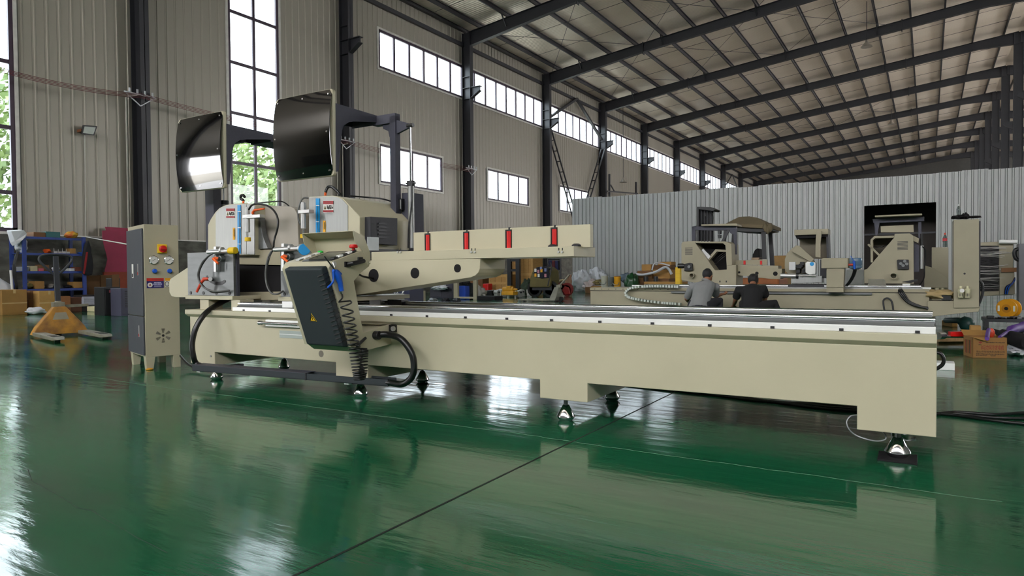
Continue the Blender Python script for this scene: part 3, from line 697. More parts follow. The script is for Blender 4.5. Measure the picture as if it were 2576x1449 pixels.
# --- operator console leaning out in front of the bed
xs = -3.663; CW = .50
prof = [(4.2, .645), (4.2, .48), (3.837, .453), (3.77, .50), (3.74, .50), (3.53, 1.10), (3.565, 1.146), (3.868, 1.232), (3.955, 1.2), (3.955, 1.113), (3.865, 1.065), (3.785, 1.0), (3.878, .60)]
con = pb(B().prism(prof, 'x', xs-CW, xs), 'console_body', CREAM, None, .004)
yc = lambda z: 3.53+(1.10-z)*.35
cv = [(3.525, 1.118), (3.468, 1.095), (3.676, .51), (3.735, .50)]
cvr = pb(B().prism(cv, 'x', xs-.405, xs-.012), 'console_cover', CHARF, con, .012)
for i in range(16):
    z = 1.05-.0335*i; y = 3.468+(1.095-z)*(.208/.585)
    b = B(); b.bar((xs-.0125, y+.0, z+.0), (xs-.0125, y+.05, z+.018), .007, .007, (1, 0, 0)); b.bar((xs-.012, y+.002, z), (xs-.065, y+.002-.003, z-.014), .008, .006, (0, -1, 0)); pb(b, 'vent_slit', BLACK, cvr)
cz = .725; cy = 3.468+(1.095-cz)*(.208/.585); cxx = xs-.25; t_ = Vector((0, -.3353, .942))
def onc(u, v, o_=-.002): return Vector((cxx+u, cy+o_, cz))+t_*v
tri = [onc(-.036, -.03), onc(.036, -.03), onc(0, .036)]
pb(B().loft([tri, [p_+Vector((0, .004, .0014)) for p_ in tri]]), 'hazard_triangle', YEL, cvr)
bo = B().tube([onc(-.03, -.026, -.004), onc(.03, -.026, -.004), onc(0, .028, -.004), onc(-.03, -.026, -.004)], .003, 5); bo.tube([onc(.004, .014, -.004), onc(-.006, -.002, -.004), onc(.005, -.004, -.004), onc(-.003, -.018, -.004)], .0022, 5)
pb(bo, 'hazard_symbol', INK, cvr)
# top deck: screen, keys, emergency stop
sl = (1.232-1.146)/(3.868-3.565)
def deck(u, v, h=0): y = 3.565+v; return Vector((xs-u, y, 1.146+v*sl+h))
def dbox(u0, u1, v0, v1, h0, h1): return B().add([deck(u, v, h) for u in (u0, u1) for v in (v0, v1) for h in (h0, h1)], [(0, 1, 3, 2), (4, 6, 7, 5), (0, 4, 5, 1), (2, 3, 7, 6), (0, 2, 6, 4), (1, 5, 7, 3)])
pb(dbox(.03, .33, .015, .28, 0, .006), 'display_bezel', BLACK, con); pb(dbox(.07, .30, .05, .25, .006, .008), 'display_glass', mat('dark_display', (70, 74, 74), .12), con)
for i, (v, mm) in enumerate(((.03, BLACK), (.085, WHITE), (.13, BLACK), (.18, WHITE), (.225, BLACK))): pb(dbox(.012, .05, v, v+.04, .006, .02), 'rocker_switch', mm, con, .003)
for i, (v, mm) in enumerate(((.03, SILV), (.09, WHITE), (.15, SILV), (.2, WHITE))): pb(dbox(.38, .42, v, v+.045, .001, .012), 'key_block', mm, con, .003)
pb(B().lathe([(.022, 0), (.022, .01), (.012, .016)], deck(.40, .265, .005), 16), 'green_button', GREEN, con, 0, 40)
pb(B().lathe([(.012, 0), (.012, .022), (.03, .024), (.034, .034), (.028, .05), (.0, .053)], deck(.035, .255, .01), 18), 'emergency_stop', RED, con, 0, 40)
# open lid behind the deck
LP = [(3.78, 1.378), (3.9, 1.338), (3.94, 1.205)]; xl_, xr_ = MY(760, 590, 3.78).x, xs
b = B()
for (a, c) in zip(LP, LP[1:]): b.prism([a, c, (c[0]+.004, c[1]+.004), (a[0]+.004, a[1]+.004)], 'x', xl_, xr_)
ch = [LP[0], LP[1], (LP[2][0]+.025, LP[2][1]+.01), (3.965, 1.13), (3.935, 1.125), (3.875, 1.235), (3.80, 1.295)]
b.prism(ch, 'x', xr_-.003, xr_+.002); b.prism(ch, 'x', xl_-.002, xl_+.003)
pb(b, 'console_lid', CREAM, con); pb(B().cyl((xr_+.002, 3.948, 1.145), (xr_+.008, 3.948, 1.145), .007, n=10), 'lid_hinge_screw', CHROME, con)
# side handle
hA, hB = MX(873, 665, xs), MX(905, 655, xs)
pb(B().tube([(xs, hA.y, hA.z), (xs+.045, hA.y+.01, hA.z+.005), (xs+.05, hB.y-.01, hB.z-.005), (xs, hB.y, hB.z)], .017, 10).box(xs, xs+.012, hA.y-.03, hA.y+.03, hA.z-.02, hA.z+.02).box(xs, xs+.012, hB.y-.025, hB.y+.025, hB.z-.02, hB.z+.025), 'side_handle', BLACK, con, .004, 60)
# blue air gun on its hook, coiled hose
xg = xs+.03
def G(px, py, d=0): return MX(px, py, xg+d)
pb(B().lathe([(.02, 0), (.02, .008)], MX(840, 664, xs), 14, (1, 0, 0)).tube([MX(838, 661, xs+.01), G(842, 672), G(840, 678)], .004, 6), 'gun_hook', SILV, con)
gun = pb(B().tube([G(843, 681), G(848, 690), G(852, 700), G(856, 712), G(858, 725), G(859, 732)], [.016, .026, .024, .02, .018, .019], 12), 'air_gun', BLUE, con, 0, 70)
pb(B().tube([G(838, 680), G(843, 684), G(848, 682), G(857, 690)], .012, 10), 'gun_head', BLUE, gun, 0, 70)
pb(B().tube(smoothpath([G(838, 683), G(839, 700), G(836, 712), G(824, 724)]), [.008]*18+[.005], 8), 'gun_trigger', BLUE, gun, 0, 70)
pb(B().tube([G(842, 679), G(830, 663), G(816, 645)], .005, 8), 'gun_nozzle', DSTEEL, gun, 0, 60)
pb(B().tube([G(859, 731), G(860, 739)], .011, 10), 'gun_fitting', CHROME, gun, 0, 60)
cp = [G(860, 738), G(861, 750), G(849, 762)]
ax = [G(858, 757), G(864, 790), G(872, 830), G(880, 870), G(886, 905), G(891, 935), G(894, 953)]
A = smoothpath(ax, 40); turns = 19; 
dense = []
for i in range(len(A)*4):
    t = i/(len(A)*4-1); f_ = t*(len(A)-1); k = min(int(f_), len(A)-2); c = A[k].lerp(A[k+1], f_-k); ph = 2*math.pi*turns*(t**1.45)
    dense.append(c+Vector((.045+.036*math.sin(ph), .046*math.cos(ph), 0)))
pb(B().tube(smoothpath(cp, 4)[:-1]+dense, .0062, 6), 'coiled_hose', RUBBER, con, 0, 60)
ax = [G(894, 953), G(900, 935), G(902, 900), G(903, 878)]; A = smoothpath(ax, 40); dense = []
for i in range(len(A)*5):
    t = i/(len(A)*5-1); f_ = t*(len(A)-1); k = min(int(f_), len(A)-2); c = A[k].lerp(A[k+1], f_-k); ph = 2*math.pi*14*t
    dense.append(c+Vector((.05+.026*math.sin(ph), .034*math.cos(ph), 0)))
pb(B().tube(dense+[G(893, 876), G(905, 862), G(916, 852)], .0062, 6), 'coiled_hose', RUBBER, con, 0, 60)
pb(B().tube([G(898, 870), G(920, 850)], [.014, .011], 10), 'quick_coupling', DSTEEL, con, 0, 60)
pb(B().box(-3.95, -3.68, 4.09, 4.2, .645, .65), 'bracket_top', CREAM2, con)
c = MY(990, 826, 4.18); pb(B().box(c.x-.025, c.x+.02, 4.15, 4.2, c.z-.03, c.z+.03), 'limit_switch', BLACK, None, .003); pb(B().cyl((c.x+.02, 4.145, c.z), (c.x+.02, 4.16, c.z), .02, n=14), 'switch_roller', SILV, None, 0, 40)
# cable trough with its two fat hoses
tA, tB = Vector((-5.93, 3.95, .142)), Vector((-3.66, 4.15, .142)); dv = (tB-tA).normalized(); nv = Vector((-dv.y, dv.x, 0))
def tr_(a, c, h0, h1, w0, w1): 
    P_, Q_ = tA.lerp(tB, a), tA.lerp(tB, c)
    return B().add([p_+nv*w+Vector((0, 0, h)) for p_ in (P_, Q_) for w in (w0, w1) for h in (h0, h1)], [(0, 1, 3, 2), (4, 6, 7, 5), (0, 4, 5, 1), (2, 3, 7, 6), (0, 2, 6, 4), (1, 5, 7, 3)])
tg = pb(tr_(0, 1, 0, .006, 0, .12), 'cable_trough', CHARF); pb(tr_(0, 1, 0, .056, 0, .006), 'trough_side', CHARF, tg); pb(tr_(0, 1, 0, .056, .114, .12), 'trough_side', CHARF, tg)
pb(tr_(0, .62, .056, .06, -.004, .124), 'trough_lid', CHAR, tg); pb(tr_(.618, .624, -.002, .058, -.005, -.001), 'trough_seam', BLACK, tg)
for a in (.02, .8): pb(tr_(a, a+.02, -.012, 0, .01, .05), 'trough_tab', WHITE, tg)
for a in (.1, .85): pb(tr_(a, a+.03, .02, .04, .1, .35), 'trough_bracket', DSTEEL, tg)
H1 = smoothpath([MX(943, 843, xs+.0), (xs+.09, 4.06, .573), (xs+.24, 4.05, .54), (xs+.335, 4.06, .42), (xs+.32, 4.08, .27), (xs+.2, 4.1, .185), (xs+.0, 4.17, .172), (xs-.2, 4.17, .17)], 8)
pb(B().tube(H1, .026, 14), 'cable_conduit', RUBBER, con, 0, 60); pb(B().cyl(H1[0]-Vector((.0, 0, 0)), H1[0]+Vector((.05, 0, .0)), .034, n=16), 'conduit_gland', BLACK, con, .004, 40)
H2 = smoothpath([MY(575, 752, 4.45), MY(555, 762, 4.35), MY(520, 785, 4.12), MY(495, 820, 4.02), MY(484, 860, 3.98), MY(486, 893, 3.98), MY(495, 915, 4.02), (-5.8, 4.02, .175)], 8)
pb(B().tube(H2, .026, 14), 'cable_conduit', RUBBER, None, 0, 60)
# small things on the bed face
a, c = MY(655, 812, 4.15), MY(752, 815, 4.15)
pb(B().cyl((a.x, 4.15, a.z), (a.x+.5, 4.15, a.z), .013, n=14).lathe([(.022, 0), (.022, .03)], (a.x-.015, 4.15, a.z), 14, (1, 0, 0)), 'steel_bar', CHROME, bed, 0, 40)
pb(B().box(a.x+.05, a.x+.5, 4.165, 4.2, a.z-.03, a.z+.03), 'bar_mount', WHITEM, bed, .002)
a = MY(704, 831, 4.2); pb(B().box(a.x, a.x+.42, 4.196, 4.2, a.z-.066, a.z), 'zinc_plate', mat('zinc_plate', (142, 150, 144), .4, .6), bed); pb(B().box(a.x, a.x+.42, 4.193, 4.197, a.z-.036, a.z-.03), 'plate_fold', SILV, bed)
c = MY(808, 890, 4.2); pb(B().cyl((c.x, 4.199, c.z), (c.x, 4.21, c.z), .03, n=20), 'bed_hole', mat('hole_shade', (110, 104, 92), .6), bed, 0, 40)
for px, py in ((531, 896), (916, 929)): c = MY(px, py, 4.2); pb(B().cyl((c.x, 4.194, c.z), (c.x, 4.2, c.z), .009, n=8), 'bed_bolt', STEEL, bed)
# loose sensor leads below the right foot and behind the right end
LEAD = mat('grey_lead', (150, 150, 152), .4, .3)
pb(B().tube(smoothpath([MY(2157, 1044, 4.3), MY(2140, 1047, 4.28), MY(2130, 1062, 4.27), MY(2138, 1082, 4.26), MY(2160, 1098, 4.26), MY(2200, 1109, 4.26), MY(2225, 1106, 4.27), MY(2228, 1096, 4.28), MY(2220, 1086, 4.3)], 6), .0042, 6), 'sensor_lead', LEAD, None, 0, 60)
pb(B().tube(smoothpath([MY(2265, 1097, 4.32), MY(2280, 1108, 4.3), MY(2300, 1105, 4.3)], 6), .0035, 6).cyl(MY(2294, 1106, 4.3), MY(2304, 1104, 4.3), .009, n=10), 'sensor_lead', LEAD, None, 0, 60)
pb(B().tube(smoothpath([MY(2352, 886, 4.8), MY(2366, 890, 4.8), MY(2374, 904, 4.8), MY(2370, 918, 4.8), MY(2352, 930, 4.8)], 6), .011, 8), 'drain_hose', RUBBER, None, 0, 60)
# ================================================================ control cabinet
T17 = math.radians(90-17)
CF = MF @ rot((-7.395, 4.366, 0), T17); CWd, CDp, CH = .36, .70, 1.63
cab = thing('control_cabinet', 'tall cream control cabinet with two gauges and charcoal doors', 'cabinet', CF @ Vector((CWd/2, CDp/2, 0)))
def cb(b, name, m, parent=None, bev=0, smooth=None): return b.build(name, m, parent or cab, CF, bev, smooth)
CAB = mat('cabinet_cream', (168, 160, 136), .5, var=.04, scale=2, bump=.08, bscale=300)
cb(B().box(0, CWd, 0, CDp, .14, CH), 'body', CAB, None, .004)
for a, bb in ((0, 0), (CWd-.075, 0), (0, CDp-.12), (CWd-.075, CDp-.12)):
    i0, i1 = (0, .02) if a == 0 else (.02, 0)
    cb(B().loft([[(a, bb, .14), (a+.095-(0 if a == 0 else .02), bb, .14), (a+.095-(0 if a == 0 else .02), bb+.11, .14), (a, bb+.11, .14)], [(a+i1*.3, bb, 0), (a+.075, bb, 0), (a+.075, bb+.08, 0), (a+i1*.3, bb+.08, 0)]]), 'leg', CAB, None, .002)
DOOR_M = mat('cabinet_door', (66, 68, 74), .5, var=.05, scale=3, bump=.1, bscale=300)
for z0, z1 in ((.6, 1.585), (.16, .592)):
    d = cb(B().box(-.022, 0, .015, CDp-.015, z0, z1), 'door', DOOR_M, None, .006)
    zz = 1.06 if z0 > .5 else .36
    cb(B().box(-.026, -.02, .16, .2, zz, zz+.13), 'door_lock', SILV, d); cb(B().box(-.028, -.022, .17, .19, zz+.005, zz+.035), 'lock_button', RED, d)
    if z0 > .5: cb(B().box(-.024, -.02, .38, .45, 1.03, 1.19), 'rating_plate', STK_W, d); cb(B().box(-.025, -.021, .39, .44, 1.04, 1.08), 'barcode', INK, d)
fa = lambda px: (px-368)/86*CWd
fz_ = lambda py: CH*(930-py)/367
sw = cb(B().box(fa(400), fa(423), -.035, 0, fz_(636), fz_(613)), 'main_switch', YEL, None, .005)
cb(B().lathe([(.04, 0), (.04, .02), (.034, .024)], (fa(412), -.035, fz_(625)), 20, (0, -1, 0)), 'switch_dial', RED, sw, 0, 40); cb(B().box(fa(412)-.034, fa(412)+.034, -.075, -.055, fz_(625)-.01, fz_(625)+.01), 'switch_lever', RED, sw, .004)
for px in (391, 428):
    g = cb(B().lathe([(.05, 0), (.05, .012), (.044, .016)], (fa(px), 0, fz_(653)), 26, (0, -1, 0)), 'gauge', CHROME, None, 0, 40)
    cb(B().lathe([(.042, .0162), (.042, .0175)], (fa(px), 0, fz_(653)), 26, (0, -1, 0)), 'gauge_face', STK_W, g)
    c = Vector((fa(px), -.0185, fz_(653))); cb(B().bar(c+Vector((-.022, 0, -.014)), c+Vector((.018, 0, .012)), .003, .004, (0, -1, 0)), 'gauge_needle', INK, g)
    b = B()
    for i in range(9): a = math.radians(225-i*33.75); b.bar(c+Vector((.03*math.cos(a), 0, .03*math.sin(a))), c+Vector((.038*math.cos(a), 0, .038*math.sin(a))), .002, .003, (0, -1, 0))
    cb(b, 'gauge_ticks', INK, g)
    cb(B().lathe([(.02, 0), (.024, .008), (.026, .03), (.02, .04)], (fa(px+1), 0, fz_(681)), 16, (0, -1, 0)), 'blue_knob', BLUE, None, 0, 50)
s_ = cb(B().box(fa(373), fa(415), -.003, 0, fz_(724), fz_(699)), 'notice_sticker', mat('navy_sticker', (34, 28, 96), .5), None)
cb(B().box(fa(373), fa(415), -.004, -.002, fz_(706), fz_(699)), 'notice_header', mat('notice_red', (196, 44, 30), .5), s_)
b = B().box(fa(385), fa(412), -.005, -.0035, fz_(704), fz_(702)); cb(b, 'notice_header_lettering', STK_R, s_)
cb(B().lathe([(.026, .003), (.026, .0045)], (fa(381), 0, fz_(716)), 18, (0, -1, 0)), 'notice_disc', STK_W, s_); cb(B().prism([(fa(378), fz_(718)), (fa(384), fz_(718)), (fa(381), fz_(712))], 'y', -.006, -.0045), 'notice_mark', STK_R, s_)
b = B()
for j, (u0, u1, v) in enumerate(((391, 409, 710.5), (389, 411, 714.3), (391, 409, 718.5), (391, 409, 720.5))):
    n = 6 if j < 2 else 9
    for i in range(n): w_ = (u1-u0)/n; b.box(fa(u0+i*w_), fa(u0+(i+.78)*w_), -.0045, -.003, fz_(v+(1.3 if j < 2 else .6)), fz_(v-(1.3 if j < 2 else .4)))
cb(b, 'notice_lettering', mat('pale_ink', (190, 186, 214), .6), s_)
cb(B().box(fa(418), fa(432), -.003, 0, fz_(721), fz_(699)), 'caution_sticker', STK_W, None); cb(B().box(fa(418), fa(432), -.004, -.002, fz_(706), fz_(699)), 'caution_header', STK_Y, None)
cb(B().tube([Vector((fa(423)+.02*math.cos(i*.6), -.004, fz_(714)+.026*math.sin(i*.6))) for i in range(11)], .003, 5), 'caution_ring', INK, None)
vc = Vector((fa(411), -.002, fz_(846)))
for k in range(6):
    b = B(); a0 = math.radians(90+60*k)
    for j in range(6):
        r = .035+.0085*j; pts = [vc+Vector((r*math.cos(a0+t), 0, r*math.sin(a0+t))) for t in (-.22, 0, .22)]; b.tube(pts, .0022, 4)
    cb(b, 'fan_slot', BLACK, None)
cb(B().lathe([(.014, 0), (.014, .003)], (vc.x, 0, vc.z), 14, (0, -1, 0)), 'fan_hub', BLACK, None)
tag(B().ball(CF @ Vector((.03, -.02, .008)), .045, .035, .012, 8, .15, R).build('amber_scrap', mat('amber_tape', (206, 146, 24), .6), None, None, 0, 80), 'crumpled amber tape under the control cabinet leg', 'tape')
tag(B().tube(smoothpath([CF @ Vector((.375, .3, .2)), MF @ Vector((-6.95, 4.6, .05)), MF @ Vector((-6.6, 4.6, .05)), MF @ Vector((-6.2, 4.8, .04))]), .012, 8).build('cabinet_cable', RUBBER, None, None, 0, 60), 'black cable between the control cabinet and the saw bed', 'cable')
# ================================================================ left background, against the wall
CARD = mat('cardboard', (158, 118, 62), .8, var=.1, scale=3, bump=.1, bscale=60); CARD2 = mat('brown_cardboard', (112, 78, 46), .8, var=.12, scale=3); TAPE = mat('packing_tape', (190, 160, 110), .4)
BSTEEL = mat('blue_shelf_paint', (34, 58, 128), .5, var=.15, scale=6); WCL = mat('white_cloth', (205, 205, 208), .9, var=.05, bump=.3, bscale=12)
def wbox(px0, px1, py0, py1, X, depth, name, m, label, cat, group=None, rz=0, tape=False):
    """an upright box whose front face fills the given photo rectangle at wall distance X"""
    a, c = WX(px0, (py0+py1)/2, X), WX(px1, (py0+py1)/2, X); z1 = WX((px0+px1)/2, py0, X).z; z0 = max(0, WX((px0+px1)/2, py1, X).z)
    if z0 < .12: z0 = 0
    t = thing(name, label, cat, (X-depth/2, (a.y+c.y)/2, z0), group)
    B().box(X-depth, X, a.y, c.y, z0, z1).build('carton', m, t, None, .006)
    if tape:
        ym = (a.y+c.y)/2
        if tape > 0: B().box(X-depth-.001, X+.002, ym-.03, ym+.03, z1-.1, z1+.002).build('tape_strip', TAPE, t)
        zt_ = z0+(z1-z0)*.45; B().box(X, X+.003, a.y, c.y, zt_, zt_+.03).build('strap', TAPE, t)
    return t
XB = -21.65
wbox(5, 68, 729, 788, XB, .75, 'cardboard_box', CARD, 'large tan cardboard box with a pale strap at the left edge', 'box', 'boxes by the blue shelf', tape=1)
wbox(99, 150, 732, 786, XB+.05, .6, 'cardboard_box', mat('cardboard_light', (178, 138, 76), .8, var=.1), 'tall pale cardboard box behind the yellow pallet jack', 'box', 'boxes by the blue shelf', tape=1)
wbox(72, 93, 753, 785, XB-.75+.5-.05, .5, 'cardboard_box', CARD2, 'small dark carton on the floor between the two tan boxes', 'box', 'boxes by the blue shelf')
wbox(75, 93, 731, 752.5, XB-.75+.5-.06, .5, 'cardboard_box', CARD2, 'small brown carton stacked between the two tan boxes', 'box', 'boxes by the blue shelf')
wbox(176, 206, 748, 780, XB-.05, .5, 'cardboard_box', mat('reddish_card', (98, 62, 46), .8), 'low reddish carton right of the yellow pallet jack mast', 'box', 'boxes by the blue shelf')
wbox(150, 178, 745, 783, XB+.02, .4, 'cardboard_box', mat('orange_card', (140, 92, 54), .8), 'orange brown carton right beside the tall pale box', 'box', 'boxes by the blue shelf')
wbox(216, 252, 693, 758, -22.85, .2, 'cardboard_box', mat('dark_card', (96, 66, 38), .85), 'dark brown flat carton leaning below the hanging jacket', 'box', 'flat cartons')
wbox(253, 286, 692, 760, -22.9, .2, 'cardboard_box', mat('dark_card', (96, 66, 38), .85), 'dark brown flat carton leaning under the pink foam sheet', 'box', 'flat cartons')
wbox(206, 262, 742, 782, -21.8, .5, 'low_crate', mat('black_crate', (34, 30, 30), .7), 'low black crate with rolled grey fabric on it', 'crate')
b = B(); 
for i in range(3): b.tube([WX(208, 752+i*6, -21.45), WX(244, 751+i*6, -21.45)], .07, 10)
tag(b.build('fabric_roll', mat('grey_fabric', (150, 150, 160), .9, bump=.3, bscale=20), None, None, 0, 60), 'rolled pale grey fabric bundle by the dark cartons', 'fabric')
tag(B().box(*(lambda a, c: (-21.4, -21.0, a.y, c.y, 0, .16))(WX(236, 780, -21), WX(262, 780, -21))).build('foam_block', mat('cream_foam', (200, 190, 150), .8), None, None, .02), 'low cream block on the floor left of the black panel', 'block')
# dark cabinets near the control cabinet
def dcab(px0, px1, py0, py1, X, nm, m, label, vent):
    a, c = WX(px0, 760, X), WX(px1, 760, X); z1 = WX((px0+px1)/2, py0, X).z
    t = thing(nm, label, 'cabinet', (X-.25, (a.y+c.y)/2, 0)); B().box(X-.5, X, a.y, c.y, 0, z1).build('body', m, t, None, .01)
    B().box(X, X+.012, a.y+.03, c.y-.03, .05, z1-.04).build('panel', m, t, None, .005)
    if vent:
        for i in range(10): B().box(X+.012, X+.018, a.y+(c.y-a.y)*.35, a.y+(c.y-a.y)*.75, z1*.32+i*.045, z1*.32+i*.045+.02).build('vent_slot', BLACK, t)
    else: B().box(X+.012, X+.02, a.y+(c.y-a.y)*.3, a.y+(c.y-a.y)*.8, z1*.8, z1*.9).build('reflective_label', mat('pink_label', (150, 70, 80), .5), t)
dcab(262, 302, 722, 793, -18.6, 'side_cabinet', mat('black_cabinet', (30, 30, 32), .5), 'low black cabinet with a pink label on the floor', False)
dcab(304, 331, 725, 796, -18.0, 'side_cabinet', mat('violet_cabinet', (70, 68, 86), .5), 'violet grey cabinet with vent slots left of the control cabinet', True)
a, c = WX(296, 712, -18.8), WX(319, 712, -18.8); tz_ = WX(280, 722, -18.6).z
t = thing('small_black_box', 'small black box behind the violet grey cabinet', 'box', (-19.2, (a.y+c.y)/2, 0)); B().box(-19.4, -19.13, a.y, c.y, 0, WX(305, 700, -18.8).z).build('carton', mat('black_cabinet', (30, 30, 32), .5), t, None, .01); B().box(-19.13, -19.12, a.y+.03, c.y-.03, .4, 1.1).build('label_patch', CARD2, t)
# pink foam sheet, bowed at its left edge
zt0, zb0 = WX(290, 571, -23.3).z, 0.1
edge = [(1126, 130), (1126, 168), (1078, 172), (1078, 240), (1095, 300), (1120, 360), (1150, 420), (1170, 480), (1160, 540), (1140, 590), (1130, 640), (1150, 660)]
L1 = [WX(u/4.262, 540+v/4.262, -23.2) for u, v in edge]
n = len(L1); V = [(-23.2+.12*math.sin(i*.6), p_.y, p_.z) for i, p_ in enumerate(L1)]+[(-23.3, WX(335, 640, -23.2).y, p_.z) for p_ in L1]
V = V+[(x-.02, y, z) for x, y, z in V]; Fc = []
for i in range(n-1): Fc += [(i, i+1, n+i+1, n+i), (2*n+i, 3*n+i, 3*n+i+1, 2*n+i+1), (i, 2*n+i, 2*n+i+1, i+1), (n+i, n+i+1, 3*n+i+1, 3*n+i)]
Fc += [(0, n, 3*n, 2*n), (n-1, 3*n-1, 4*n-1, 2*n-1)]
pk = mat('pink_foam', (164, 62, 88), .8, var=.06)
t = thing('foam_sheet', 'tall pink foam sheet standing against the wall', 'sheet', (-23.25, WX(295, 640, -23.2).y, 0)); B().add(V, Fc).build('sheet', pk, t, None, 0, 60)
a = WX(290, 710, -23.2); B().box(-23.3, -23.22, a.y-.35, a.y+.8, 0, WX(290, 684, -23.2).z).build('sheet_foot', mat('rust_foam', (150, 70, 50), .8), t)
# blue shelf unit
XS = -22.45; ya, yb = WX(62, 680, XS).y, WX(212, 680, XS).y; lv = [WX(130, 597, XS).z, WX(130, 637, XS).z, WX(130, 682, XS).z, WX(130, 726, XS).z]
sh = thing('shelf_unit', 'blue steel shelf unit with cluttered shelves by the left window', 'shelf', (XS-.4, (ya+yb)/2, 0))
for y in (ya, yb):
    for x in (XS, XS-.8): B().box(x-.03, x+.03, y-.05, y+.05, 0, lv[0]+.04).build('upright', BSTEEL, sh, None, .004)
for z in lv: s1 = B().box(XS-.8, XS, ya, yb, z-.02, z).build('shelf_board', BSTEEL, sh, None, .003); B().box(XS-.01, XS+.02, ya, yb, z-.07, z).build('shelf_edge', BSTEEL, s1, None, .003)
def item(px0, px1, py0, li, depth, name, m, label, cat, kind='box', xo=.1):
    z0 = lv[li]; X = XS-xo; a, c = WX(px0, 640, X), WX(px1, 640, X); z1 = max(z0+.05, WX((px0+px1)/2, py0, X).z); w_ = c.y-a.y; cy_ = (a.y+c.y)/2
    b = B()
    if kind == 'box': b.box(X-depth, X, a.y, c.y, z0, z1); o = b.build(name, m, None, None, .008)
    elif kind == 'lump': b.blob((X-depth/2, cy_, z0+(z1-z0)*.5), depth/2, w_/2, (z1-z0)*.5, .3, 2, 12, px0); o = b.build(name, m, None, None, 0, 70)
    elif kind == 'cyls':
        nn = max(2, int(w_/.14))
        b.lathe([(.02, 0), (w_*.1, .005), (w_*.1, (z1-z0)*.6), (w_*.05, (z1-z0))], (X-depth/2, cy_, z0), 12); b.box(X-depth, X, a.y, c.y, z0, z0+(z1-z0)*.4); o = b.build(name, m, None, None, .006)
    return tag(o, label, cat, 'things on the blue shelf')
item(86, 116, 584, 0, .5, 'flat_carton', CARD2, 'flat brown carton on the top shelf', 'box'); item(117, 153, 583, 0, .5, 'tool_case', mat('teal_case', (26, 90, 88), .5), 'dark teal case on the top shelf', 'case')
item(172, 202, 582, 0, .35, 'yellow_bag', mat('yellow_bag', (196, 170, 40), .7, col2=(190, 60, 40), scale=6), 'crumpled yellow and red bag on the top shelf', 'bag', 'lump')
item(52, 76, 600, 1, .5, 'white_sack', WCL, 'white sack slumped at the left end of the second shelf', 'sack', 'lump'); item(117, 132, 626, 1, .3, 'orange_helmet', ORANGE, 'orange hard hat on the second shelf', 'helmet', 'lump')
for i, px in enumerate((136, 147, 157, 167)): item(px, px+9, 624+i % 2*2, 1, .22, 'white_fitting', mat('pale_fitting', (176, 172, 168), .5), 'small pale fitting %s on the second shelf' % ('next to the orange hard hat', 'second from the orange hard hat', 'third from the orange hard hat', 'beside the tan carton')[i], 'fitting', 'cyls')
item(177, 191, 625, 1, .3, 'tan_carton', CARD, 'tan carton at the right of the second shelf', 'box'); item(200, 211, 635, 1, .2, 'blue_straps', BLUE, 'bunch of blue straps at the right end of the second shelf', 'strap', 'lump')
item(56, 72, 671, 2, .4, 'grey_tray', mat('grey_tray', (130, 132, 136), .5), 'grey tray at the left of the third shelf', 'tray'); item(75, 94, 669, 2, .3, 'cream_carton', mat('cream_card', (188, 176, 140), .7), 'cream carton on the third shelf', 'box'); item(96, 109, 675, 2, .3, 'pink_carton', mat('pink_card', (186, 84, 100), .7), 'pink carton on the third shelf', 'box')
item(98, 123, 666, 2, .3, 'brown_carton', CARD2, 'dark brown carton behind the pink carton', 'box', xo=.45); item(138, 153, 670, 2, .3, 'white_bundle', WCL, 'white plastic bundle in the middle of the third shelf', 'bundle', 'lump'); item(174, 187, 675, 2, .3, 'white_carton', mat('white_card', (200, 200, 196), .7), 'white carton on the right of the third shelf', 'box'); item(189, 208, 672, 2, .3, 'red_brown_strips', mat('rust_wood', (120, 66, 46), .8), 'red brown strips at the right end of the third shelf', 'strip')
item(66, 84, 712, 3, .4, 'olive_bundle', mat('olive_cloth', (112, 100, 52), .9), 'olive bundle at the left of the bottom shelf', 'bundle', 'lump'); item(86, 110, 707, 3, .4, 'open_carton', CARD, 'open tan carton on the bottom shelf', 'box'); item(124, 142, 714, 3, .4, 'grey_castings', mat('grey_casting', (120, 116, 108), .6), 'heap of grey castings on the bottom shelf', 'casting', 'lump')
item(168, 181, 716, 3, .35, 'dark_bundle', MATTEB, 'dark bundle behind the pallet jack handle on the bottom shelf', 'bundle', 'lump'); item(183, 206, 709, 3, .4, 'tilted_carton', CARD, 'tan carton at the right end of the bottom shelf', 'box')
# white cloth over the shelf corner, hanging jacket, cables, pipe
cv_ = [WX(u, v, XS+.05) for u, v in ((28, 581), (60, 579), (70, 588), (66, 596), (55, 604), (44, 615), (38, 606))]
V = [Vector(p_)+Vector((.04*math.sin(i*2), 0, 0)) for i, p_ in enumerate(cv_)]; V2 = [p_+Vector((-.35, .02, .03 if i < 3 else -.05)) for i, p_ in enumerate(V)]
tag(B().loft([V, V2]).build('white_cloth', WCL, None, None, .02), 'white cloth draped over the left top corner of the blue shelf', 'cloth')
jk = [(224, 604), (218, 612), (213, 632), (210, 655), (209, 678), (212, 690), (224, 693), (233, 692), (236, 670), (234, 650), (231, 635), (231, 627), (228, 616)]
t = thing('jacket', 'black and red work jacket hanging at the right end of the blue shelf', 'jacket', WX(222, 693, XS+.1))
V = [WX(u, v, XS+.16) for u, v in jk]; B().loft([V, [p_+Vector((-.14, 0, 0)) for p_ in V]]).build('jacket_body', mat('black_jacket', (26, 26, 30), .9, bump=.3, bscale=15), t, None, .03, None)
V = [WX(u, v, XS+.175) for u, v in ((217, 634), (222, 634), (219, 655), (217, 672), (213, 690), (210, 688), (213, 660))]; B().loft([V, [p_+Vector((-.03, 0, 0)) for p_ in V]]).build('red_panel', mat('red_cloth', (140, 34, 36), .9), t, None, .005)
b = B()
